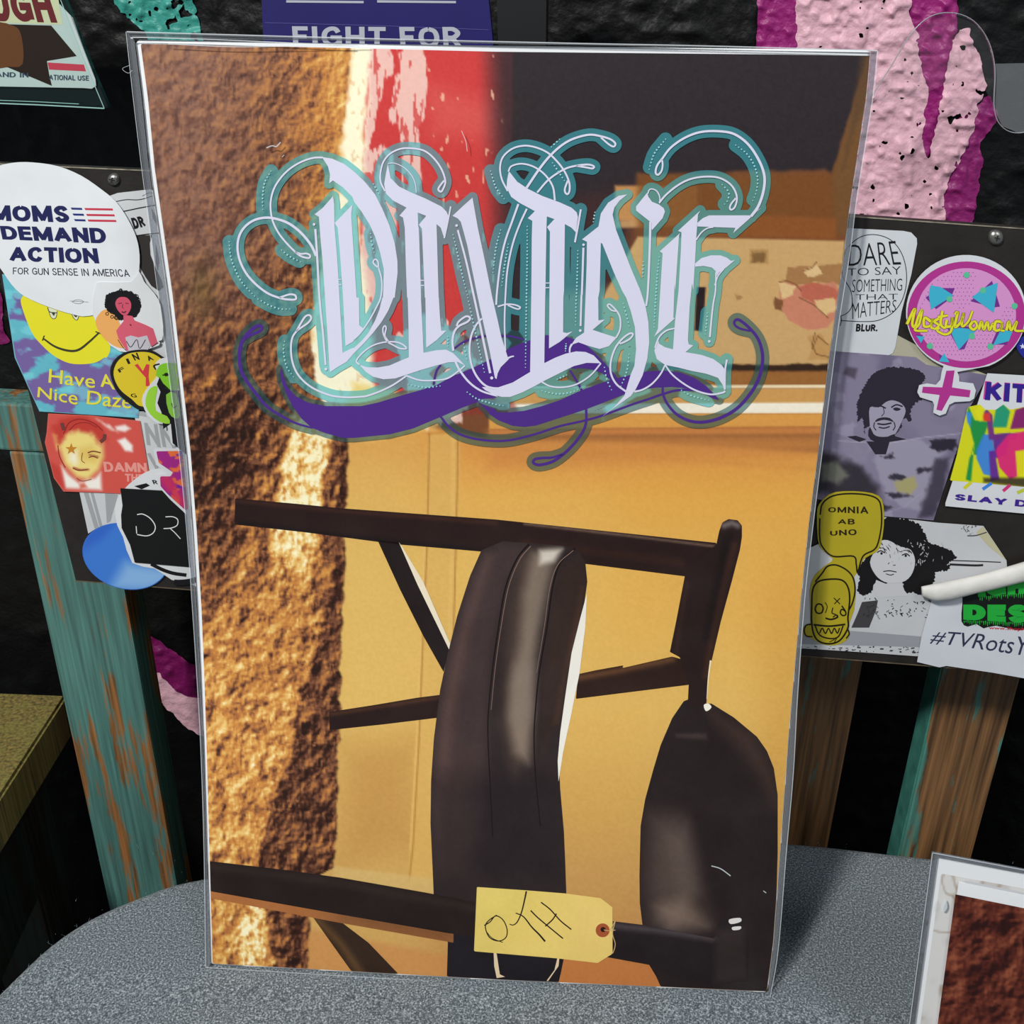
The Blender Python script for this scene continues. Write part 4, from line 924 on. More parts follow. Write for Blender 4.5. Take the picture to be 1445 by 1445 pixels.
sag_strip(np.stack([181+1055*ys, np.interp(ys, [0, .3, .6, 1], [46, 55, 62, 72.5])], 1), np.stack([190+1038*ys, np.interp(ys, [0, .3, .5, 1], [54, 58.5, 62.5, 71])], 1), .0012)
HL = film_mat('film_weld_glint', .3, (.9, .92, .94), .5, .55)
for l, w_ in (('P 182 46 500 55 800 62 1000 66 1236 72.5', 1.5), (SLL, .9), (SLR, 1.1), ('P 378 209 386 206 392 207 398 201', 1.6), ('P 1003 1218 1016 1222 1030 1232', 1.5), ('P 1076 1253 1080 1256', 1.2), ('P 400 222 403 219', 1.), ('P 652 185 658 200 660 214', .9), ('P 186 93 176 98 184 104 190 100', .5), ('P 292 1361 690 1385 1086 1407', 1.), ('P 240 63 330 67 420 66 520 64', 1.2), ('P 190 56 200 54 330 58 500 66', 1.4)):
    Flat(PP, .0022).line(l, w_).build('weld_glint_line', HL, print_root)  # edge welds, plus glints painted on the film as pale strokes

# ------------------------------------------------------------------ the sticker board
board = slab('sticker_board', BP, 'P -42 229 205 240 700 270 1205 305 1640 336 1640 966 1445 950 1130 925 700 876 270 832 107 819 0 393', 0, .006, mat('board_black', (40, 36, 34), .5, noise=(60, .25), bump=(180, .2)))
tag(board, 'long dark board crowded with stickers, screwed to the slats behind the large print', 'board')
_e = Flat(BP, .0003); _e.line('P -42 229.5 205 240.5 700 270.5 1205 305.5 1640 336.5', 1.7, 0)
_e.build('worn_edge', mat('worn_ply', (150, 142, 124), .7, noise=(200, .5)), board)
_e = Flat(BP, .0003); _e.line('P 107 819 270 832 700 876 1130 925 1445 950 1640 966', 1.6, 0)
_e.build('worn_edge', mat('worn_ply2', (96, 84, 66), .7, noise=(200, .5)), board)
def dome(name, pl, c, r, off, h, m, parent=None, k=24):
    V = []; Fc = []; R_ = 5
    for i in range(R_+1):
        a = i/R_*math.pi/2
        an = np.linspace(0, 2*math.pi, k, endpoint=False); rr = r*math.cos(a)
        V.append(pl.at(np.stack([c[0]+rr*np.cos(an), c[1]+rr*np.sin(an)], 1), off+h*math.sin(a)))
    V = np.concatenate(V)
    for i in range(R_):
        for j in range(k): Fc.append((i*k+j, (i+1)*k+j, (i+1)*k+(j+1) % k, i*k+(j+1) % k))
    Fc.append(tuple(range(R_*k, R_*k+k))[::-1]); Fc = [f[::-1] for f in Fc]
    return mesh_obj(name, V, Fc, m, parent, smoothf=True)
STEEL = mat('screw_steel', (150, 148, 142), .32, metal=.9, bump=(300, .1))
for c, r, lb in (((1405, 335), 11.5, 'round steel screw head at the upper right of the sticker board'), ((161, 253), 9, 'dull screw head above the white slogan sticker')):
    s_ = dome('screw', BP, c, r, 0, .0022, STEEL); tag(s_, lb, 'screw')
    x = Flat(BP, .00225); x.line([(c[0]-4, c[1]-1), (c[0]+4, c[1]+1)], 1.6, 0); x.build('slot', (40, 38, 36), s_)
    x = Flat(BP, .00228); x.line([(c[0]+1, c[1]-4), (c[0]-1, c[1]+4)], 1.6, 0); x.build('slot', (40, 38, 36), s_)
NST = [0]
def sticker(pts, lv, rgb, label, sm=0, name='sticker', rough=.42, holes=(), group=None):
    NST[0] += 1
    o = slab(name, BP, pts, .00025*lv, .0002, mat('sticker_%d_%d_%d' % tuple(rgb), rgb, rough, noise=(45, .06), spec=.35), sm=sm, holes=holes)
    return tag(o, label, 'sticker', group)
def FS(lv, k=1): return Flat(BP, .00025*lv+.00004*k)
def pix(name, pts, lv, base, fn, parent, k=1, st=2., label=None, sm=0):
    if isinstance(pts, str): pts = tr(pts)
    if sm: pts = smooth(pts, sm, True)
    x0, y0 = pts.min(0)-2; x1, y1 = pts.max(0)+2; GX, GY = grid(x0, y0, x1, y1, st)
    P, T = region(GX, GY, sdist(GX, GY, pts)); Q = Paint(P[:, 0], P[:, 1], base); fn(Q, P[:, 0], P[:, 1])
    o = mesh_obj(name, BP.at(P, .00025*lv+.00004*k), T, PRINT, parent, colors=lin(np.clip(Q.C, 0, 255)))
    if label: o['label'] = label
    return o
BK = (24, 22, 26)
# ---------- left side, bottom layer first
s = sticker('b 690 340 800 300 1020 275 1100 300 1180 900 1250 1445 900 1445 700 900', 1, (206, 208, 210), 'white sheet sticker with black handwriting strokes above the curly haired woman sticker')
FS(1).poly('b 880 590 1035 585 1020 640 1025 720 1060 810 1100 890 1115 940 1080 965 1030 930 990 870 950 800').build('black_shape', (52, 48, 46), s)
x = FS(1); x.line('b 790 358 860 345 950 345 1040 320', 1.2).line('b 840 425 960 400 1080 378', 1.6).line('b 930 590 1000 580 1080 572', 1.6).line('b 970 320 1010 300 1040 300', .8).build('black_stroke', BK, s)
FS(1, 2).block('DR', 'b 915 545 995 525 965 455 890 470', 0.26, 0.08).build('lettering', BK, s)
FS(1, 2).poly('b 1060 640 1075 700 1085 770 1075 830 1060 760').poly('b 1030 400 1060 450 1070 520 1040 470').build('black_shape', (90, 92, 96), s)['kind'] = 'stuff'
s = sticker('c 640 380 700 385 900 430 940 700 960 960 700 760 690 560', 2, (202, 204, 206), 'white sticker with big pale grey letters right of the red portrait')
x = FS(2); x.block('N', 'c 715 560 790 575 770 450 700 440', 0.2).block('N', 'c 800 570 870 580 850 460 780 455', 0.2).block('V', 'c 735 690 800 690 790 610 715 600', 0.2)
x.build('lettering', (158, 160, 162), s)
FS(2, 2).poly('c 640 380 700 380 715 410 660 400').build('grey_bar', (168, 170, 172), s)
s = sticker('c 350 800 560 815 600 860 580 1000 545 1000 440 1010 400 1036', 2, (200, 202, 204), 'white sticker with pale grey vertical stripes below the red portrait')
for q in ('c 375 812 400 813 458 1005 435 1010', 'c 412 815 428 816 478 1000 462 1004', 'c 490 820 560 826 548 870 530 930 520 970 500 980'): FS(2).poly(q).build('grey_stripe', (158, 160, 162), s)
# smiley sticker
def clouds(Q, x, y):
    n = fbm(x-.25*y, y*2.0, 42, 61, 5); Q.mixin(sm01((n-.46)/.08), (116, 96, 156)); n = fbm(x, y*1.8, 30, 66, 4); Q.mixin(sm01((n-.60)/.10)*.7, (122, 206, 214))
s = sticker('b 20 850 700 920 P 192 400 200 540 c 670 415 140 380 P 22 504', 3, (110, 180, 196), 'square sticker of a sleepy yellow smiling face on blue and purple clouds')
pix('cloud_print', 'b 24 853 690 923 P 190 402 198 538 c 668 412 142 377 P 23.5 504', 3, (98, 180, 196), clouds, s, 1, 2.2)
YL = (226, 218, 44)
o = FS(3, 2).poly('b 152 1060 160 1000 220 950 400 950 620 1050 700 1130 755 1330 735 1410 P 148 504 138 510 122 513 100 512 80 503 62 488 46 468', sm=4).build('yellow_face', YL, s)
x = FS(3, 3); x.poly('b 332 1078 395 1100 388 1140 370 1152 350 1135', sm=3).poly('b 490 1115 545 1125 530 1160 510 1150', sm=3).build('eyes', (216, 220, 190), s)['kind'] = 'stuff'
x = FS(3, 4); x.line('b 330 1075 345 1105 395 1112', 1.2).line('b 332 1078 350 1135 370 1152 388 1140 395 1100', .8).line('b 490 1115 510 1150 530 1160 545 1128', .8).poly('b 358 1108 380 1110 372 1132', sm=3).poly('b 505 1122 532 1126 522 1142', sm=3)
x.line('b 300 1285 380 1340 470 1368 540 1362 610 1310 680 1245', 2.2, mid=3.2).line('b 295 1300 305 1272 310 1268', 1.6).line('b 655 1238 670 1245 690 1252', 1.6); x.build('face_lines', (60, 60, 40), s)['kind'] = 'stuff'
x = FS(3, 4); x.text('Have', 'c 190 225 438 255 438 180 195 152', .015).text('A', 'c 470 245 545 262 520 185 475 175', .02).text('Nice', 'c 130 302 345 345 345 270 135 248', .015).text('Daze', 'c 395 340 630 365 640 285 400 268', .015)
x.build('lettering', (222, 214, 70), s)
# white slogan sticker MOMS DEMAND ACTION
s = sticker('b -172 300 -110 190 -20 122 100 92 230 90 400 115 560 180 700 275 800 360 880 480 935 600 957 720 950 850 925 930 930 1000 900 1060 620 1130 510 1122 340 1070 180 1000 90 920 0 790 -110 660 -175 520 -190 410', 5, (226, 229, 232), 'large white round sticker reading MOMS DEMAND ACTION in navy letters', sm=3)
NV = (34, 38, 84)
x = FS(5); x.block('MOMS', 'b -48 485 487 497 470 384 -58 380', 0.24, 0.07).build('lettering', NV, s)
FS(5).block('DEMAND', 'b 28 612 735 640 722 535 8 520', 0.24, 0.07).build('lettering', NV, s)
FS(5).block('ACTION', 'b 76 760 685 775 668 672 78 660', 0.24, 0.07).build('lettering', NV, s)
FS(5).block('FOR GUN SENSE IN AMERICA', 'b 98 848 893 866 880 815 98 802', 0.13, 0.12).build('lettering', (44, 46, 62), s)
for a, b_, c_, e_ in ((490, 565, 396, 0), (502, 577, 436, 0), (512, 588, 474, 0)):
    FS(5).poly('b %d %d %d %d %d %d %d %d' % (a, c_, b_, c_+2, b_+5, c_+16, a+8, c_+14)).build('blue_bar', (40, 50, 120), s)
for a, b_, c_ in ((582, 774, 399), (594, 786, 439), (604, 797, 477)):
    FS(5).poly('b %d %d %d %d %d %d %d %d' % (a, c_, b_, c_+3, b_+4, c_+17, a+8, c_+14)).build('red_bar', (196, 56, 76), s)
x = FS(5); x.line('b 500 1035 520 1024 545 1022 570 1028 575 1038 550 1048 520 1045 500 1035', .7).line('b 485 1030 610 1037', .6).build('union_mark', (110, 116, 120), s)
# curly haired woman sticker
s = sticker('b 660 930 700 900 900 900 955 830 990 900 1060 980 1100 1060 1118 1200 1112 1290 1085 1300 1090 1330 900 1380 760 1330 640 1120', 6, (222, 224, 226), 'white sticker of a pink toned woman with curly black hair and an orange disc', sm=2)
FS(6).poly('b 660 1170 690 1110 730 1085 790 1100 830 1200 860 1340 780 1330 700 1260', sm=4).build('orange_disc', (232, 168, 96), s)
FS(6, 2).poly(rough('b 722 1050 735 990 790 965 850 958 920 975 960 1030 965 1090 940 1130 890 1150 830 1160 790 1125 745 1100', .8)).build('black_hair', BK, s)
x = FS(6, 2)
for k in range(46):
    a = random.uniform(0, 6.28); r = random.uniform(17, 26); c = (175+r*math.cos(a)*1.0, 430+r*math.sin(a)*.85); x.ring(c, 1.6, 2.6, 9)
x.build('hair_curls', BK, s)['kind'] = 'stuff'
FS(6, 3).poly('b 795 1040 820 1005 870 1005 900 1040 898 1085 870 1125 840 1120 808 1085', sm=4).build('face', (204, 84, 106), s)
FS(6, 3).poly('b 850 1125 870 1125 910 1130 925 1160 1000 1190 1050 1215 1080 1310 1040 1340 1020 1290 1010 1365 870 1365 840 1320 815 1280 800 1230 830 1190 850 1165').build('bust', (210, 92, 112), s)
FS(6, 4).poly('b 862 1275 900 1262 950 1275 1010 1262 1035 1330 1010 1368 885 1368').build('dress', (192, 188, 196), s)
x = FS(6, 5); x.line('b 815 1045 840 1042', .8).line('b 862 1042 885 1046', .8).line('b 846 1050 842 1072 852 1078', .6).line('b 838 1100 852 1106 868 1098', 1.4).line('b 870 1300 900 1340 940 1290 960 1350 1000 1290', 1.).line('b 895 1185 902 1195', 1.4).line('b 812 1290 845 1340 870 1365', .8).line('b 1040 1340 1085 1310', .8)
x.build('face_lines', (60, 30, 44), s)['kind'] = 'stuff'
# yellow FINAL dial sticker
s = sticker('c 525 175 540 110 590 65 660 47 740 48 800 80 880 150 880 360 700 370 620 330 560 270', 7, (28, 28, 26), 'round black rimmed yellow dial sticker lettered FINA and G with a red Y', sm=4)
FS(7).poly('c 543 180 560 115 610 72 670 58 740 62 800 95 870 160 860 330 700 350 640 310 575 255', sm=4).build('yellow_dial', (214, 190, 44), s)
x = FS(7, 2)
for ch, q in (('F', 'c 575 168 605 152 590 137 565 152'), ('I', 'c 622 122 632 118 620 92 610 96'), ('N', 'c 658 102 682 98 668 62 640 70'), ('A', 'c 732 105 758 100 735 76 722 80'), ('G', 'c 640 300 668 300 660 280 632 282')): x.text(ch, q, .05)
x.build('lettering', (34, 32, 28), s)
FS(7, 2).poly('c 655 128 672 120 700 160 718 122 735 125 730 190 738 240 715 240 715 195').build('red_letter', (206, 60, 66), s)
# green figure sticker
s = sticker('c 700 290 740 230 780 180 765 130 790 95 840 85 900 70 P 262 500 270 640 c 880 560 850 545 830 450 780 440 730 400 700 340', 8, (214, 216, 218), 'white edged cut-out sticker of a lime green face and black clothes', sm=2)
FS(8).poly('c 788 130 830 115 890 120 P 258 520 c 900 250 840 262 812 235 795 200 770 180', sm=2).build('green_face', (128, 196, 44), s)
FS(8).poly('c 790 190 810 225 850 262 920 262 P 266 640 c 860 545 850 440 810 470 800 380 778 330 795 270 775 230').build('black_clothes', BK, s)
FS(8, 2).poly('c 740 250 780 240 770 300 770 370 830 400 845 440 790 430 740 390 715 340 720 290', sm=2).build('green_hand', (150, 206, 60), s)
FS(8, 2).poly('c 825 285 880 280 900 400 870 410 840 380', sm=2).build('green_hand', (128, 190, 60), s)
x = FS(8, 3); x.line('c 805 180 840 178', 1.5).poly('c 815 172 832 168 838 182 820 186', sm=3).line('c 770 150 760 130 790 120', 2).line('c 855 330 865 355 885 340', 1.5).build('face_lines', (30, 34, 20), s)['kind'] = 'stuff'
# red portrait sticker
def redport(Q, x, y):
    Q.poly('c 290 480 350 455 430 480 480 540 485 620 460 690 400 745 340 730 275 660 245 560', (236, 214, 128), 6)
    Q.poly('c 215 500 240 500 255 580 235 585', (236, 190, 110), 4)
    Q.poly('c 240 420 330 395 470 430 500 520 470 560 440 510 350 470 280 500 250 560 210 480', (192, 62, 52), 5, 1, 6, 12)
    Q.poly('c 258 670 300 720 350 760 440 735 470 705 475 800 280 790', (242, 236, 226), 4)
    Q.poly('c 355 770 380 760 398 785 360 795', (214, 110, 90), 3)
    Q.poly('c 160 620 250 680 280 800 200 740', (196, 66, 58), 4)
    Q.poly('c 300 590 420 560 470 620 440 650 350 640', (216, 176, 84), 8, .6)
    Q.poly('c 300 600 345 590 350 650 330 670 300 640', (246, 240, 224), 6, .8)
    Q.line('c 325 680 360 692 405 690', (176, 90, 60), 2.4, 1.5); Q.line('c 410 612 455 622', (150, 90, 60), 2, 1.5)
    Q.poly('c 548 460 600 450 630 470 600 488 555 480', (242, 228, 222), 3); Q.poly('c 560 535 600 520 640 560 640 595 600 590 580 560', (244, 236, 230), 3)
    Q.mixin(sm01((fbm(x, y, 9, 70, 3)-.66)/.05)*sm01((480-y)/0.1)*0, (240, 220, 200))
    Q.poly('c 440 415 500 440 540 470 560 490 500 470 470 440', (240, 224, 214), 3, .8, 3, 6)
s = sticker('c 188 390 430 402 680 430 725 690 728 705 660 740 600 790 575 820 480 815 270 808 218 735 170 545 180 490', 4, (208, 96, 84), 'worn red tinted portrait sticker of a man in a collar, lettered DAMN')
pix('portrait_print', 'c 192 394 430 406 676 434 721 690 655 738 600 785 575 816 480 811 272 803 222 732 175 545 185 490', 4, (208, 84, 74), redport, s, 1, 1.6)
x = FS(4, 2); x.line('c 270 500 300 440 360 420 430 440 480 480', 1.6).line('c 300 480 340 445 400 440 450 465', 1.2).line('c 240 560 250 620 280 680', 1.4).build('portrait_lines', (150, 40, 40), s)['kind'] = 'stuff'
x = FS(4, 2); x.line('c 320 682 350 694 400 690', 1.6).line('c 405 625 430 620 455 630', 1.4).line('c 372 600 368 640 385 655', 1.).line('c 400 600 430 592 470 600', 1.8).line('c 340 735 370 752 420 742', 1.).build('portrait_lines', (128, 66, 44), s)['kind'] = 'stuff'
x = FS(4, 2); x.block('DAMN', 'c 490 702 720 705 715 655 483 648', 0.22, 0.06).block('THE', 'c 602 755 700 752 700 715 600 712', 0.22, 0.06).build('lettering', (226, 150, 140), s)
x = FS(4, 3); a5 = tr('c 312 580')[0]; pts = [(a5[0]+(8.5 if k % 2 == 0 else 3.4)*math.sin(k*math.pi/5), a5[1]-(8.5 if k % 2 == 0 else 3.4)*math.cos(k*math.pi/5)) for k in range(10)]
x.poly(np.array(pts)).build('gold_star', (196, 130, 40), s)
FS(4, 3).line('c 262 440 272 478', 5.).build('dark_horn', (110, 60, 56), s); FS(4, 3).line('c 492 500 488 525 468 542', 5.).build('dark_horn', (110, 60, 56), s)
# white ring sticker and black DR square
s = sticker('c 545 900 570 830 620 770 700 710 780 685 900 700 1000 800 1000 1310 P 284 829 c 960 1306 850 1280 760 1220 640 1190 590 1050 560 990', 5, (216, 218, 220), 'big white round sticker with a black ring behind the black square sticker', sm=2)
FS(5).ring(tr('c 890 990')[0], 76, 84, 40, math.radians(60), math.radians(95)).build('black_ring', BK, s)
FS(5).poly('c 650 778 715 762 735 775 690 795').build('black_ring', BK, s)
FS(5, 2).block('R', 'c 755 768 778 768 770 745 745 745', 0.2).build('lettering', BK, s)
x = FS(5, 1); x.line('c 740 1195 800 1225 860 1245 930 1255', 5., 4).build('black_ring', BK, s)
cB = tr('c 603 1156')[0]; an = np.linspace(0, 2*math.pi, 48, endpoint=False); EL = lambda k_: np.stack([cB[0]+61*k_*np.cos(an), cB[1]+46.5*k_*np.sin(an)+.12*61*k_*np.cos(an)], 1)
s = sticker(EL(1.), 4, (58, 110, 196), 'round blue sticker at the lower left corner of the board')
pix('blue_print', EL(.98), 4, (62, 120, 206), lambda Q, x, y: (Q.poly('c 600 1190 860 1220 850 1320 700 1340 520 1330', (150, 190, 226), 14, .8), Q.poly('c 380 980 560 970 480 1060 380 1120', (46, 92, 190), 10, .7)), s, 1, 2.2)
s = sticker('c 578 788 800 800 925 900 950 1210 655 1185 630 1090 585 1000 582 930 590 880', 7, (17, 17, 18), 'black sticker lettered DR in thin white lines', rough=.5)
x = FS(7); x.line('c 668 928 700 926 740 950 765 990 755 1025 720 1042 668 1035', 1.3).line('c 663 990 666 1030', 1.2).build('lettering', (226, 226, 226), s)
FS(7).line('c 820 940 860 940 885 955 882 985 850 1000 810 1003', 1.3).line('c 845 1002 870 1025 900 1058', 1.2).build('lettering', (226, 226, 226), s)
s = sticker('c 757 578 P 262 630 c 935 575 P 272 730 c 945 940 910 905 850 850 800 795 780 760 778 712 830 710 800 680 770 660', 8, (216, 216, 220), 'white edged zigzag sticker in glowing purple, pink and orange')
pix('glow_print', 'c 772 588 P 260 634 P 268 715 c 930 905 890 870 830 815 795 775 792 722 850 722 860 700 830 680 785 650', 8, (160, 40, 130),
    lambda Q, x, y: (Q.mixin(sm01((fbm(x, y, 20, 80, 3)-.5)/.06), (86, 40, 170)), Q.mixin(sm01((fbm(x, y*1.6, 12, 84, 3)-.60)/.05), (230, 110, 60)), Q.poly('c 780 720 850 722 940 880 930 905 850 830', (206, 50, 90), 6, .8)), s, 1, 1.8)

# ---------- right side
s = sticker('d 230 160 700 183 745 192 776 225 778 255 745 430 690 640 655 840 640 875 610 890 200 862', 2, (206, 210, 214), 'white round cornered sticker reading DARE TO SAY SOMETHING THAT MATTERS in a speech bubble')
x = FS(2); x.line('d 345 665 385 645 410 600 402 520 362 450 352 400 368 310 405 255 470 212 550 205 630 235 685 300 714 390 716 490 690 580 640 645 560 688 470 696 345 690', 1.1).line('d 345 665 350 690 342 720', 1.1); x.build('speech_bubble', BK, s)
hand = lambda lv, k, txts, nm='lettering', rgb=BK, par=None, b=-.004, sh=0: [FS(lv, k).text(t, q, b, sh).build(nm, rgb, par) for t, q in txts]
hand(2, 2, (('DARE', 'd 388 380 688 372 655 238 400 262'), ('TO SAY', 'd 385 436 688 428 684 382 385 396'), ('SOMETHING', 'd 408 530 692 520 694 452 412 458'), ('THAT', 'd 430 572 668 570 668 538 430 542'), ('MATTERS', 'd 412 682 655 640 662 572 410 590')), par=s, b=-.012)
FS(2, 2).block('BLUR.', 'd 430 752 552 750 556 712 434 708', .24, .08).build('lettering', BK, s)
s = sticker('d 640 760 870 880 1180 1000 1000 1100 600 900', 1, (176, 172, 150), 'torn cream paper sticker peeking out under the pink ring sticker')
HAIR = (44, 38, 52)
def purp(Q, x, y):
    Q.mixin(sm01((fbm(x, y, 60, 90, 3)-.45)/.2)*.5, (92, 86, 112)); Q.mixin(sm01((fbm(x, y, 24, 94, 4)-.6)/.1)*.4, (176, 168, 190))
    Q.poly('e 0 80 300 80 440 140 560 260 560 420 250 300 0 420', (44, 38, 46), 8, .9, 5, 12)
    Q.poly('e 560 0 780 0 930 60 880 160 840 300 800 400 700 380 620 330 560 220 530 120', (152, 146, 166), 3, 1, 4, 12)
    Q.poly('e 650 240 760 200 780 260 740 310 660 290', (170, 160, 96), 3, .8, 2, 8)
    Q.poly('e 880 100 960 100 930 300 870 440 780 440 830 300', (54, 48, 62), 5, .8, 4, 10)
    Q.poly('e 230 130 330 120 390 200 330 250 240 230', (120, 122, 108), 5, .8, 4, 9)
    Q.poly('e 340 0 500 0 500 120 460 140 360 60', (136, 130, 150), 4, .8)
    for q in ('e 570 90 640 80 650 110 590 110', 'e 640 180 720 210 690 230 620 220', 'e 600 300 700 300 760 320 650 330', 'e 780 160 860 150 850 180 780 190', 'e 560 340 640 380 600 400 560 390', 'e 840 0 1000 -10 980 60 880 60', 'd 830 1400 900 1370 1000 1360 1010 1400 900 1440'):
        Q.poly(q, HAIR, 2, .9, 4, 7)
    Q.line('d 330 1370 600 1385 820 1350 1100 1320', (190, 184, 200), 1.2, 1., .6); Q.line('e 580 420 700 380 800 300', (180, 174, 190), 1., 1, .4)
    Q.poly('d 380 950 440 960 425 1020 360 990', (60, 52, 66), 3, .7)
PPTS = 'd 130 850 285 862 620 885 770 897 830 940 1180 1000 1075 1180 1000 1445 e 1020 0 870 455 580 430 e 400 380 200 330 0 330 P 1090 560'
s = sticker(PPTS, 3, (134, 126, 150), 'purple grey poster sticker of a man with tall dark curly hair and a moustache')
pix('portrait_print', PPTS, 3, (132, 124, 148), purp, s, 1, 1.8)
FS(3, 2).poly(rough('d 440 1150 470 1080 500 1020 560 970 640 950 740 960 800 980 825 1010 800 1050 780 1100 830 1120 780 1150 740 1200 740 1260 700 1240 690 1290 640 1340 620 1310 600 1290 500 1290 480 1330 470 1240 440 1260', 1.3, seed=2)).build('dark_hair', HAIR, s)
FS(3, 3).poly('d 510 1180 560 1180 600 1150 640 1140 690 1160 712 1200 690 1260 660 1320 620 1365 560 1368 520 1330 508 1260', sm=3).build('pale_face', (158, 152, 172), s)
x = FS(3, 4); x.line('d 630 1180 660 1165 695 1175', 2.).poly('d 640 1188 660 1180 685 1190 660 1200', sm=3).line('d 530 1175 570 1172 600 1185', 2.).poly('d 538 1262 552 1244 585 1236 622 1240 645 1262 622 1256 590 1250 560 1256', sm=2).line('d 552 1272 590 1276 632 1268', 2.2).line('d 560 1292 590 1297 622 1288', 1.8).line('d 536 1264 532 1290 545 1310', 1.4).line('d 646 1262 652 1288 640 1310', 1.4).line('d 575 1230 590 1210 585 1180', 1).poly('d 510 1290 530 1330 560 1345 610 1345 650 1330 640 1372 540 1375 500 1340', sm=2)
x.build('face_lines', HAIR, s)['kind'] = 'stuff'
FS(3, 4).poly('d 490 1372 620 1376 600 1445 540 1445').poly('d 380 1345 430 1340 490 1360 450 1375').poly('d 640 1340 715 1360 640 1372').build('dark_collar', HAIR, s)['kind'] = 'stuff'
# woman portrait, black and white
s = sticker('e 575 435 700 445 900 468 1152 486 1282 680 1300 900 1100 1000 830 1100 815 1225 400 1195 0 1170 -40 700', 4, (196, 197, 200), 'black and white portrait sticker of a woman with big dark wavy hair')
FS(4).poly(rough('e 585 440 700 445 790 480 840 570 900 600 960 620 1000 665 960 690 960 730 880 750 870 800 800 870 760 860 700 860 690 800 600 810 540 800 520 860 470 880 440 850 450 780 440 740 500 640 540 560 575 500', 1.4, seed=3)).build('black_hair', (22, 20, 22), s)
FS(4, 2).poly('e 540 620 560 575 610 565 680 600 740 620 765 680 750 750 710 795 650 808 590 800 540 760 510 690', sm=3).build('pale_face', (200, 200, 204), s)
FS(4, 2).poly('e 545 790 600 812 690 808 705 850 730 880 560 890 530 850').build('pale_neck', (196, 196, 200), s)
x = FS(4, 3); x.line('e 550 635 570 625 595 637', 1.6).line('e 690 650 715 642 735 655', 1.6).dot(tr('e 575 640')[0], 1.8).dot(tr('e 712 653')[0], 1.8).line('e 545 615 575 608 605 622', 1.).line('e 680 632 710 622 745 635', 1.).line('e 612 700 620 692', 1).line('e 640 708 655 705', 1).line('e 585 742 620 738 660 745', 1.4).line('e 600 755 625 762 645 757', 1.2).line('e 622 645 625 665', .8)
for k in range(22):
    a = tr('e %d %d' % (random.randint(560, 760), random.randint(575, 620)))[0]; x.line([a, a+np.array((random.uniform(2, 6), random.uniform(3, 8)))], .7, 0)
x.build('face_lines', (30, 28, 30), s)['kind'] = 'stuff'
x = FS(4, 3)
for k in range(70):
    a = tr('e %d %d' % (random.choice((random.randint(480, 560), random.randint(600, 840))), random.randint(900, 1000)))[0]; x.line([a, a+np.array((random.uniform(-4, 4), random.uniform(-4, 4)))], random.uniform(.6, 1.6), 0)
for k in range(60):
    a = tr('e %d %d' % (random.randint(100, 800), random.randint(1165, 1200)))[0]; x.line([a, a+np.array((random.uniform(-5, 5), random.uniform(-1, 1)))], random.uniform(.6, 2), 0)
x.build('ink_scribble', (50, 48, 50), s)['kind'] = 'stuff'
x = FS(4, 3)
for k in range(42):
    a = tr('e %d %d' % (random.choice((random.randint(770, 830), random.randint(600, 960))), random.randint(560, 700)))[0]; x.line([a, a+np.array((random.uniform(-3, 3), random.uniform(1, 5)))], random.uniform(.5, 1.3), 0)
x.build('hair_gleam', (176, 176, 180), s)['kind'] = 'stuff'
FS(4, 2).poly('e 465 915 555 905 545 960 505 1060 405 1060 440 980').build('dark_block', (66, 64, 66), s)
FS(4, 2).poly('e 0 1060 300 1070 800 1110 790 1170 400 1160 0 1150').build('grey_band', (150, 152, 158), s)
FS(4, 2).line('e 970 680 1100 684 1250 690', 1.4).line('e 960 702 1100 708 1150 706', 3.).build('dark_stroke', (40, 38, 40), s)
FS(4, 2).poly('e 1150 487 1282 680 1180 600 1110 520').build('yellowed_corner', (190, 184, 150), s)
x = FS(4, 3); x.line('e 1060 540 1110 538 1170 520', 1.4)
for k in range(16):
    a = tr('e %d %d' % (random.randint(1030, 1110), random.randint(480, 530)))[0]; x.line([a, a+np.array((random.uniform(-3, 3), random.uniform(-3, 3)))], .8, 0)
x.build('ink_scribble', (60, 58, 60), s)['kind'] = 'stuff'
# yellow cartoon sticker
YO = (176, 160, 34)
s = sticker('e 210 420 222 360 280 305 360 288 480 292 560 315 586 370 588 480 570 590 540 635 475 670 440 745 420 770 430 830 420 960 390 1040 395 1100 370 1135 310 1160 230 1150 180 1120 140 1105 130 1070 150 1040 175 1030 170 850 200 760 270 700 300 670 240 620 215 560', 5, YO, 'yellow cut-out sticker of a grinning cartoon head with a bubble reading OMNIA AB UNO', sm=2)
x = FS(5); x.line('e 228 420 240 360 290 318 370 302 480 306 550 330 572 380 574 480 555 580 530 620 470 655 440 745 432 700 415 655 300 655 240 600 225 540 226 440', 2.2).line('e 200 800 240 750 270 712 320 705 380 735 415 780 425 850 410 920 390 960', 2.2).line('e 180 960 185 850 215 800 280 785 350 790 385 830 395 900 385 1000 385 1060 340 1130 280 1150 220 1135 190 1090 180 1020 180 960', 2.4)
x.line('e 180 1040 150 1045 138 1075 150 1105 185 1110', 2.).line('e 385 1070 392 1095 375 1120', 2.).line('e 190 1042 280 1050 370 1040', 2.6).line('e 200 1048 225 1100 280 1120 330 1110 358 1048', 2.).line('e 225 1090 240 1062 258 1092 275 1062 292 1092 308 1062 325 1090 338 1060', 1.8)
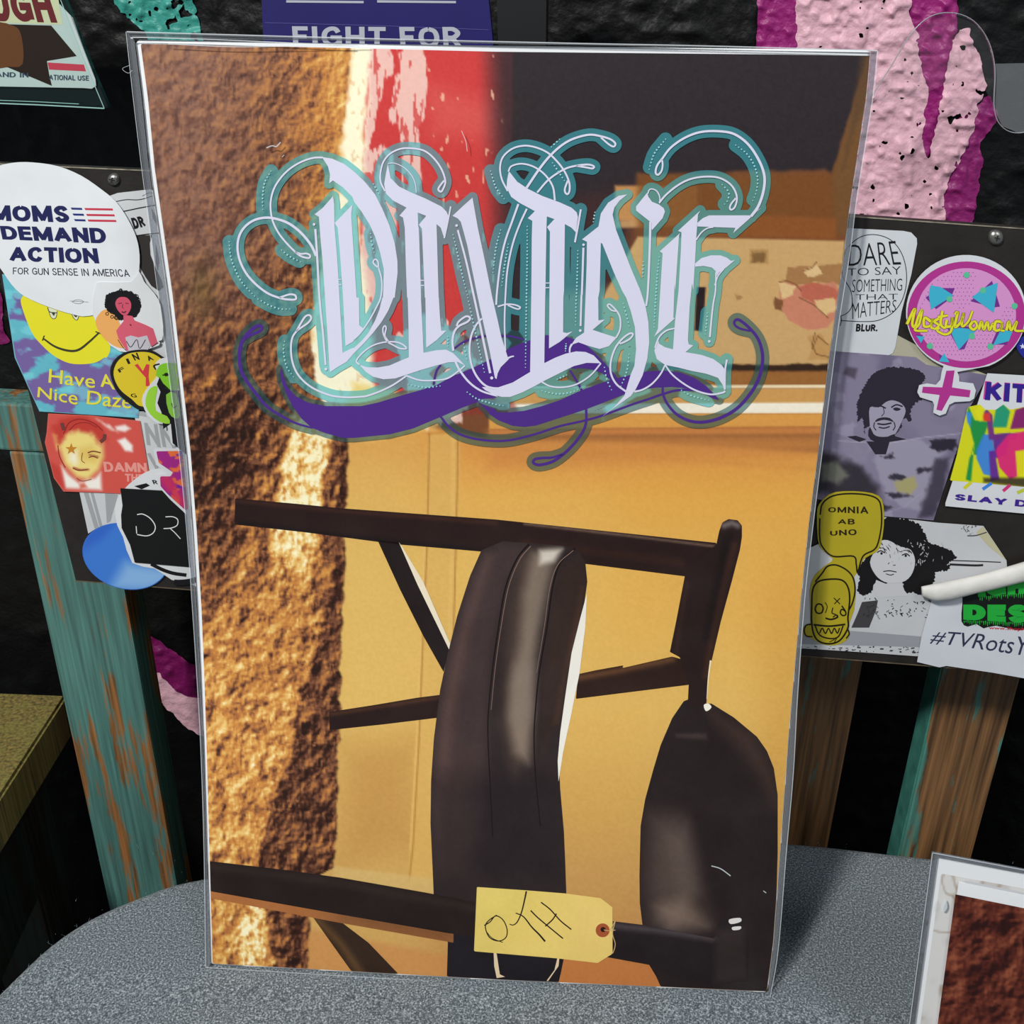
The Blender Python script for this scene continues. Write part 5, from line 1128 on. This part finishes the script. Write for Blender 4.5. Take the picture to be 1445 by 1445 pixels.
x.line('e 305 890 340 925', 1.4).line('e 340 892 308 925', 1.4).line('e 240 930 215 925 200 950 210 975 235 975 245 950 238 932', 2.2).line('e 370 965 350 955 342 975 355 990 372 985 370 965 350 935', 2.).line('e 300 945 295 975 315 985 300 1000', 1.6).line('e 258 1005 290 1012 325 1000 320 985', 2.4).line('e 255 915 268 940 258 975', 1.2).line('e 280 1140 310 1125', 1.2).line('e 305 1148 325 1110', 1.2)
x.build('cartoon_lines', (30, 26, 12), s)['kind'] = 'stuff'
hand(5, 2, (), par=s)
for t_, q_ in (('OMNIA', 'e 272 405 500 415 498 372 274 378'), ('AB', 'e 328 472 425 475 422 442 332 446'), ('UNO', 'e 284 538 435 535 432 500 284 510')): FS(5, 2).block(t_, q_, .18, .16).build('lettering', (40, 30, 14), s)
# pink ring sticker with yellow brush lettering
cN = tr('d 1050 640')[0]
ang = np.linspace(math.radians(112), math.radians(428), 50)
outl = np.stack([cN[0]+84.5*np.cos(ang), cN[1]+81*np.sin(ang)], 1)
hnd = tr('d 1000 975 1010 1000 1012 1030 1090 1040 1105 1080 1095 1125 1070 1140 985 1145 955 1160 935 1210 900 1222 865 1205 870 1160 860 1140 790 1118 775 1090 785 1050 830 1040 880 1048 905 1020 912 975')
s = sticker(np.vstack([outl, hnd]), 8, (214, 216, 222), 'white edged pink ring sticker reading Nasty Woman in yellow brush letters')
x = FS(8); a = np.linspace(0, 2*math.pi, 61)
FS(8).add(*(lambda P, T: (P, T))(np.vstack([np.stack([cN[0]+rx*np.cos(a), cN[1]+3+ry*np.sin(a)], 1) for rx, ry in ((70, 65.5), (83.5-.7, 75))]), [(i, i+1, i+62, i+61) for i in range(60)])).build('magenta_ring', (176, 52, 140), s)
FS(8).poly('d 938 968 985 966 970 1062 1075 1078 1068 1118 960 1108 912 1195 882 1188 900 1105 800 1092 806 1058 915 1062', ).build('magenta_handle', (176, 52, 140), s)
x = FS(8, 1); x.dot((cN[0], cN[1]+3), 70.3, 60, 65.8); x.build('pink_disc', (214, 146, 202), s)
x = FS(8, 2)
for i in range(26):
    for j in range(24):
        px_, py_ = cN[0]-70+i*5.5+(j % 2)*2.7, cN[1]-62+j*5.5
        if ((px_-cN[0])/67)**2+((py_-cN[1]-3)/62)**2 < 1 and vn(px_, py_, 34, 77) > .42: x.dot((px_, py_), .65, 6)
x.build('dot_pattern', (120, 60, 130), s)['kind'] = 'stuff'
for q, q2 in (('d 848 485 905 495 978 542 850 622 838 540', 'd 900 500 985 502 960 560 880 620 820 555'), ('d 1228 470 1205 640 1082 552 1150 500', 'd 1195 460 1240 605 1205 610 1075 575 1120 530'), ('d 950 720 1110 735 1008 850', 'd 935 712 1090 720 1040 845 1010 850'),
              ('d 1245 735 1310 745 1290 800 1200 825', 'd 1230 725 1300 735 1280 820 1190 820'), ('d 768 770 815 775 795 812', 'd 765 762 805 765 800 820'), ('d 925 868 955 920 895 915', 'd 895 872 960 920 905 915')):
    FS(8, 3).poly(q2).build('purple_triangle', (112, 50, 140), s); FS(8, 4).poly(q).build('blue_triangle', (62, 176, 206), s)
for q in ('d 1052 427', 'd 1143 514', 'd 955 563', 'd 1082 772', 'd 845 828', 'd 1186 830', 'd 1322 602'): FS(8, 5).dot(tr(q)[0], 4.4, 16).build('green_dot', (92, 190, 150), s)
def brush(strokes, lv, k, rgb, par, w_=3.4, nm='lettering'):
    y_ = FS(lv, k)
    for q in strokes: y_.line(q, w_, 6, w_*.75)
    return y_.build(nm, rgb, par)
BR = ['d 715 705 745 640 760 622 745 700 760 718 780 660 800 625 785 700 760 738 830 742', 'd 850 690 815 668 812 715 848 712 860 672 852 722 868 728', 'd 895 672 870 690 895 712 868 735', 'd 915 630 905 700 925 725 940 715', 'd 890 665 945 655', 'd 940 680 935 715 965 712 972 665 965 740 930 762 885 740 900 725',
      'd 985 650 1000 640 985 720 1020 690 1035 640 1025 715 1060 690 1085 630', 'd 1085 690 1070 715 1090 735 1110 715 1100 690 1085 692', 'd 1120 735 1135 690 1148 735 1168 692 1180 738 1200 700 1205 738', 'd 1245 690 1215 692 1212 738 1245 730 1252 692 1245 735 1265 742', 'd 1275 740 1290 690 1302 738 1335 690 1325 738 1375 742']
brush(BR, 8, 5, (96, 80, 40), s, 5.4, 'lettering_outline'); brush(BR, 8, 6, (226, 220, 50), s, 3.9)
# colour crowd sticker
def crowd(Q, x, y):
    Q.C[:] = (214, 214, 30)
    for q, c in (('d 1060 1160 1100 1250 1180 1260 1120 1445 1080 1445 e 1100 0 1080 230 1050 220 1070 100 d 1100 1400 1060 1230', (26, 140, 70)), ('d 1150 1330 1200 1330 1210 1420 e 1190 100 1190 200 1150 190 1110 100 d 1110 1420', (60, 130, 220)),
                 ('d 1200 1330 1300 1320 1280 1445 e 1220 100 1240 220 1190 230 1180 60 d 1210 1420', (96, 40, 150)), ('d 1140 1200 1170 1190 1200 1220 1210 1330 1340 1320 1330 1360 1180 1360 1170 1260', (110, 50, 130)),
                 ('d 1290 1330 1385 1310 1445 1300 e 1385 180 1300 220 1240 150 1220 60 d 1230 1400', (220, 40, 120)), ('d 1220 1180 1262 1160 1300 1200 1280 1290 1200 1290', (30, 150, 120)), ('d 1330 1190 1460 1150 1460 1290 1300 1300', (130, 30, 110)),
                 ('d 1145 1210 1185 1208 1190 1255 1150 1255', (220, 60, 50)), ('d 1130 1165 1160 1190 1130 1260 1100 1200', (226, 222, 30)), ('e 1330 60 1460 40 1460 240 1340 200', (226, 222, 30)),
                 ('d 1050 1200 1085 1210 1075 1290 1058 1260', (60, 140, 220))): Q.poly(q, c, 1.4, .95)
    Q.poly('e 1150 210 1385 210 1445 230 1445 270 1150 236', (40, 30, 40), 3, .8)
s = sticker('d 1172 985 1600 1010 P 1520 730 e 935 370 P 1333 708', 6, (216, 218, 222), 'white square sticker of a colourful crowd lettered KIT and SLAY D')
pix('crowd_print', 'd 1060 1175 1130 1160 1160 1190 1220 1190 1262 1160 1300 1190 1400 1170 1600 1180 P 1500 690 e 960 225 d 1000 1445', 6, (214, 214, 30), crowd, s, 1, 1.8)
x = FS(6, 2)
for q, c in (('e 1040 270 1080 235', (210, 206, 40)), ('e 1145 275 1195 240', (60, 130, 220)), ('e 1260 285 1300 250', (210, 50, 120)), ('e 1340 295 1385 275', (190, 200, 60))): FS(6, 2).line(q, 4.5, 0).build('paint_drip', c, s)
FS(6, 2).block('KIT', 'd 1148 1130 1395 1150 1400 1045 1158 1028', 0.24, 0.12).build('lettering_shadow', (200, 60, 150), s); FS(6, 3).block('KIT', 'd 1156 1134 1392 1152 1396 1048 1166 1032', 0.24, 0.12).build('lettering', (52, 34, 140), s)
FS(6, 3).block('SLAY D', 'e 984 334 1395 376 1400 338 990 300', 0.24, 0.12).build('lettering', (64, 34, 140), s)
# hashtag sticker with green dripping letters
s = sticker('e 860 870 1000 840 1500 760 1500 1352 1385 1343 1200 1310 940 1272 900 1280 775 1250 800 1110 830 1000 850 930', 7, (208, 211, 218), 'white sticker with green dripping capitals and the hashtag #TVRotsY')
FS(7).poly('e 1030 920 1040 800 1120 800 1445 750 1460 1060 1220 1045 1150 1060 1110 1035 1060 1050 1025 1020', sm=2).build('black_backing', (20, 24, 20), s)
GR = (36, 170, 60)
FS(7, 2).block('IGH', 'e 1125 882 1390 862 1390 770 1115 800', 0.32, 0.06).build('lettering', GR, s); FS(7, 2).block('DES', 'e 1035 1010 1400 1030 1400 925 1035 925', 0.32, 0.06).build('lettering', GR, s)
x = FS(7, 2)
for k in range(34):
    bx, by = (1040+k*11, 1012+random.randint(0, 6)+k*.4) if k < 32 else (1180, 880)
    a = tr('e %d %d' % (bx, by))[0]; x.line([a, a+np.array((0, random.uniform(2, 7)))], 1.6, 0, .6)
for k in range(22):
    a = tr('e %d %d' % (1130+k*12, 880-k))[0]; x.line([a, a+np.array((0, random.uniform(2, 7)))], 1.6, 0, .6)
x.build('letter_drips', GR, s)['kind'] = 'stuff'
FS(7, 2).text('www.ShopNi', 'e 1180 1068 1400 1080 1400 1056 1182 1048', .03).build('lettering', (190, 30, 50), s)
FS(7, 2).text('#TVRotsY', 'e 845 1145 1410 1230 1420 1110 858 1072', .0, .25).build('lettering', (50, 52, 78), s)
# navy disc
s = sticker('d 1335 820 1350 790 1400 775 1450 790 1470 850 1440 900 1390 905 1355 870', 3, (40, 44, 150), 'navy blue sticker with a white star at the right edge', sm=3)
a5 = tr('d 1374 835')[0]; FS(3).poly(np.array([(a5[0]+(4.4 if k % 2 == 0 else 1.8)*math.sin(k*math.pi/5), a5[1]-(4.4 if k % 2 == 0 else 1.8)*math.cos(k*math.pi/5)) for k in range(10)])).build('white_star', (220, 222, 230), s)
# peeled roll of white sticker paper, a real curl standing proud
def tube(name, pl, pts, rad, off, m, k=14, flat=.8):
    pts = smooth(tr(pts), 8); n_ = len(pts); d = np.gradient(pts, axis=0); d /= np.linalg.norm(d, axis=1)[:, None]; nn = np.stack([-d[:, 1], d[:, 0]], 1)
    r = np.interp(np.linspace(0, 1, n_), np.linspace(0, 1, len(rad)), rad); V = []; mm = np.linalg.norm(pl.at([(1300, 800)])-pl.at([(1301, 800)]))
    for j in range(k):
        a = 2*math.pi*j/k; V.append(pl.at(pts+nn*(r*math.cos(a))[:, None] if np.ndim(r*math.cos(a)) else pts, off+r*mm*flat*(1+math.sin(a))))
    V = np.concatenate(V); Fc = [(j*n_+i, j*n_+i+1, ((j+1) % k)*n_+i+1, ((j+1) % k)*n_+i) for j in range(k) for i in range(n_-1)]
    Fc += [tuple(j*n_ for j in range(k)), tuple(j*n_+n_-1 for j in range(k))[::-1]]
    return mesh_obj(name, V, Fc, m, smoothf=True)
o = tube('paper_curl', BP, 'e 795 838 880 835 1000 812 1180 770 1385 712 1560 660', [6.5, 11.5, 12.5, 11.5, 12, 13, 13], .0022, mat('curl_paper', (214, 212, 206), .6, noise=(70, .14), bump=(140, .2))); tag(o, 'white curl of peeled sticker paper at the right of the board', 'paper')

# ------------------------------------------------------------------ things hung above the board
HP = Plane(NB*(BD+.10), NB)
sg = empty('sign_holder', HP.at([(0, 147)])[0], 'clear holder with a worn sticker ending OUGH over a dark face, upper left corner', 'sign')
slab('holder_plate', HP, 'P -220 -90 64 -90 92 0 122 78 153 152 60 147 -220 136', 0, .003, mat('holder_back', (16, 24, 26), .15, spec=.6), sg)
ff = film_mat('sign_glass', .03, (.93, .98, .96), .08, 0, (3, .02))
slab('clear_cover', HP, 'P -220 -90 64 -90 92 0 122 78 153 152 60 147 -220 136', .0042, .0008, ff, sg)
HE = mat('acrylic_edge', (150, 190, 182), .2, spec=.6)
Flat(HP, .0046).line('P -220 136 60 147 153 152', 1.6, 0).build('cover_edge', HE, sg); Flat(HP, .0046).line('P 92 0 122 78 153 152', 1.1, 0).build('cover_edge', HE, sg); Flat(HP, .0035).line('P -220 132 60 143 116 146', 1., 0).build('cover_edge', HE, sg)
cd_ = slab('printed_card', HP, 'P -200 -80 66 -80 80 0 104 25 118 65 136 112 137 121 131 125 120 124 -200 118', .0012, .0006, mat('sign_card', (196, 200, 202), .5), sg)
F2 = lambda k: Flat(HP, .0012+.00005*k)
F2(1).poly('P -60 -40 78 -40 90 35 -60 30').build('cream_label', (214, 204, 172), cd_)
F2(2).block('ROUGH', 'P -75 28 83 32 68 -14 -75 -20', 0.24, 0.08).build('lettering', (112, 36, 42), cd_)
F2(1).poly('P -60 32 74 36 110 79 68 86 71 104 75 121 13 95 0 94 -60 92').build('dark_figure', (44, 26, 22), cd_)
F2(2).poly('P -10 35 20 36 32 50 34 90 14 94 -10 92', sm=3).build('brown_cheek', (110, 62, 36), cd_)
F2(1).poly('P 69 88 120 91 123 100.5 71 98').build('red_bar', (206, 62, 84), cd_); F2(1).poly('P -60 86 0 89 12 94 -60 91').build('red_bar', (206, 62, 84), cd_)
F2(3).block('DOMESTIC AND IN', 'P -80 107 42 109 42 102.5 -80 99', 0.17, 0.1).build('lettering', (62, 70, 92), cd_)
F2(3).block('ATIONAL USE', 'P 71 112.5 127 113.5 127 106.5 71 105', 0.17, 0.1).build('lettering', (62, 70, 92), cd_)
# purple sign
sp_ = empty('purple_sign', HP.at([(540, 90)])[0], 'dark purple sign with white capitals reading FIGHT FOR above the large print', 'sign')
slab('sign_plate', HP, 'P 366 -120 680 -120 690 0 699 90 374 90 370 0', .001, .004, mat('sign_purple', (40, 34, 104), .35, spec=.4, noise=(8, .25)), sp_)
x = Flat(HP, .0012); x.block('FIGHT', 'P 415 66 545 67 545 38 413 37', 0.2, 0.14).build('lettering', (176, 178, 190), sp_); Flat(HP, .0012).block('FOR', 'P 566 67 652 68 650 38 564 38', 0.2, 0.14).build('lettering', (176, 178, 190), sp_)
Flat(HP, .0012).line('P 405 2 514 3', 3.2, 0).build('white_bar', (176, 178, 190), sp_); Flat(HP, .0012).line('P 533 2 644 3', 3.2, 0).build('white_bar', (176, 178, 190), sp_)
Flat(HP, .0012).line('P 375 32 530 36 690 42', .8, 0).build('scuff_line', (84, 80, 150), sp_)
bx = slab('dark_frame', HP, 'P 697 -120 772 -120 771 0 770 90 704 90', .0, .012, mat('dark_frame', (22, 23, 25), .5)); tag(bx, 'plain black panel standing right of the purple sign', 'panel')
# clear plastic clip at the upper right
QP = Plane(NB*(BD+.12), NB)
cp = empty('clear_plastic_clip', QP.at([(1390, 190)])[0], 'curved clear plastic clip with a grey plate at the upper right corner', 'clip')
RIM = film_mat('clip_rim', .15, (.75, .77, .78), .5, .35)
def rim(pts, r, nm):
    p = smooth(tr(pts), 8); V = []; k = 8; n_ = len(p); d = np.gradient(p, axis=0); d /= np.linalg.norm(d, axis=1)[:, None]; nn = np.stack([-d[:, 1], d[:, 0]], 1)
    for j in range(k):
        a = 2*math.pi*j/k; V.append(QP.at(p+nn*r*math.cos(a), .002+.0006*math.sin(a)))
    V = np.concatenate(V); mesh_obj(nm, V, [(j*n_+i, j*n_+i+1, ((j+1) % k)*n_+i+1, ((j+1) % k)*n_+i) for j in range(k) for i in range(n_-1)], RIM, cp, smoothf=True)
rim('P 1226 140 1255 95 1284 48 1310 24 1340 18 1370 28 1392 56 1402 96 1401 150 1410 176 1432 187 1470 180', .75, 'clear_rim')
slab('clear_web', QP, 'P 1226 140 1255 95 1284 48 1310 24 1340 18 1370 28 1392 56 1402 96 1401 150 1380 110 1330 120 1280 140', .0008, .0006, film_mat('clip_web', .1, (.96, .96, .96), .05, .015), cp, sm=2)
slab('grey_plate', QP, 'P 1403 90 1500 88 1500 188 1436 187 1414 178 1403 155', .0008, .001, film_mat('clip_plate', .3, (.8, .8, .8), .08, .09), cp, sm=0)

# ------------------------------------------------------------------ second, smaller sleeved print at the lower right
N2 = nv(RW@nv(np.cross([.995, .06, -.08], [-.02, .94, .34])));
tp = Plane([0, 0, TABLE_Z+.18], [0, 0, 1])
P2 = Plane(CAM+RW@(np.array([(1313-722.5)/F, (1197-722.5)/F, 1.])*.43), N2)
sm2 = empty('small_print', P2.at([(1330, 1560)])[0], 'smaller sleeved print of rusty red stucco with a white border, lower right corner', 'print')
def table_edge_pts():
    # the sleeve's outline: top edge and left edge from the photograph, carried down to the table
    tl, trr = P2.at([(1313, 1197)])[0], P2.at([(1700, 1270)])[0]
    dl = P2.at([(1280, 1445)])[0]-tl; t = (TABLE_Z+.004-tl[2])/dl[2]; bl = tl+dl*t
    br = trr+dl/dl[2]*(TABLE_Z+.004-trr[2]); return tl, trr, br, bl
tl, trr, br, bl = table_edge_pts()
def proj(p):
    c = RW.T@(np.array(p)-CAM); return (722.5+F*c[0]/c[2], 722.5+F*c[1]/c[2])
Q4 = [proj(q) for q in (tl, trr, br, bl)]

q = np.array(Q4)
def inset(du, dv, du2=.0, dv2=.0):
    f_ = lambda a, b: tuple(q[0]*(1-a)*(1-b)+q[1]*a*(1-b)+q[2]*a*b+q[3]*(1-a)*b)
    return [f_(du, dv), f_(1-du2, dv), f_(1-du2, 1-dv2), f_(du, 1-dv2)]
slab('paper', P2, np.array(inset(.022, .018, .01, .01)), 0, .0006, mat('paper', (236, 238, 240), .5, spec=.3), sm2)
def pcard(name, quad, off, base, fn, st=2.5):
    pts = np.array(quad); x0, y0 = pts.min(0)-2; x1, y1 = pts.max(0)+2; x1 = min(x1, 1800); GX, GY = grid(x0, y0, x1, y1, st)
    P, T = region(GX, GY, sdist(GX, GY, pts)); Q = Paint(P[:, 0], P[:, 1], base); fn(Q, P[:, 0], P[:, 1])
    return mesh_obj(name, P2.at(P, off), T, PRINT, sm2, colors=lin(np.clip(Q.C, 0, 255)))
def marble(Q, x, y):
    Q.mixin(sm01((fbm(x, y, 50, 100, 4)-.5)/.2)*.6, (196, 190, 186)); Q.mixin(sm01((.035-abs(fbm(x, y, 60, 104, 3)-.5))/.03)*.5, (150, 130, 110))
pcard('pale_under_print', inset(.05, .10, .01, .01), .0001, (218, 216, 214), marble)
_yb = q[3][1]-8
slab('inner_card', P2, np.array([(1352, 1242), (1700, 1312), (1700, 1312+(_yb-1242)*.95), (1352-48*(_yb-1242)/318, _yb)]), .0012, .0004, mat('paper', None), sm2)
def rust(Q, x, y):
    n1 = fbm(x, y, 24, 110, 4); n2 = fbm(x+2.5, y+3, 24, 110, 4); v = .42+(n1-.5)*.8+(n1-n2)*3.6
    Q.C = gradfill([(0, (44, 16, 14)), (.35, (86, 36, 26)), (.6, (112, 54, 38)), (1, (150, 84, 58))], np.clip(v, 0, 1))
pcard('printed_picture', [(1347, 1259), (1696, 1330), (1696, _yb-4), (1347-47*(_yb-4-1259)/341, _yb-4)], .0013, (110, 50, 36), rust, 2.)
film('sleeve_front', Q4, .0026, FILM, amp=.0003, parent=sm2, pl=P2, seed=5)
film('sleeve_back', Q4, -.0012, FILM, amp=.0001, parent=sm2, pl=P2)
strip([tuple(q[0]), inset(.022, .018)[0], inset(.022, .018, 0, 0)[3], tuple(q[3])], .0022, pl=P2, parent=sm2)
strip([tuple(q[0]), tuple(q[1]), inset(.022, .018, 0, 0)[1], inset(.022, .018, 0, 0)[0]], .0022, pl=P2, parent=sm2)
for a_, b_ in ((0, 1), (0, 3)): Flat(P2, .003).line([tuple(q[a_]), tuple(q[b_])], 1.2, 0).build('weld_glint_line', HL, sm2)
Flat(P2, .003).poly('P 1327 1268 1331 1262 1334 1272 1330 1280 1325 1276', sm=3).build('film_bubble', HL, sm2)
Flat(P2, .0011).poly('P 1362 1240 1448 1258 1448 1266 1360 1247').build('grey_margin', (204, 206, 210), sm2)
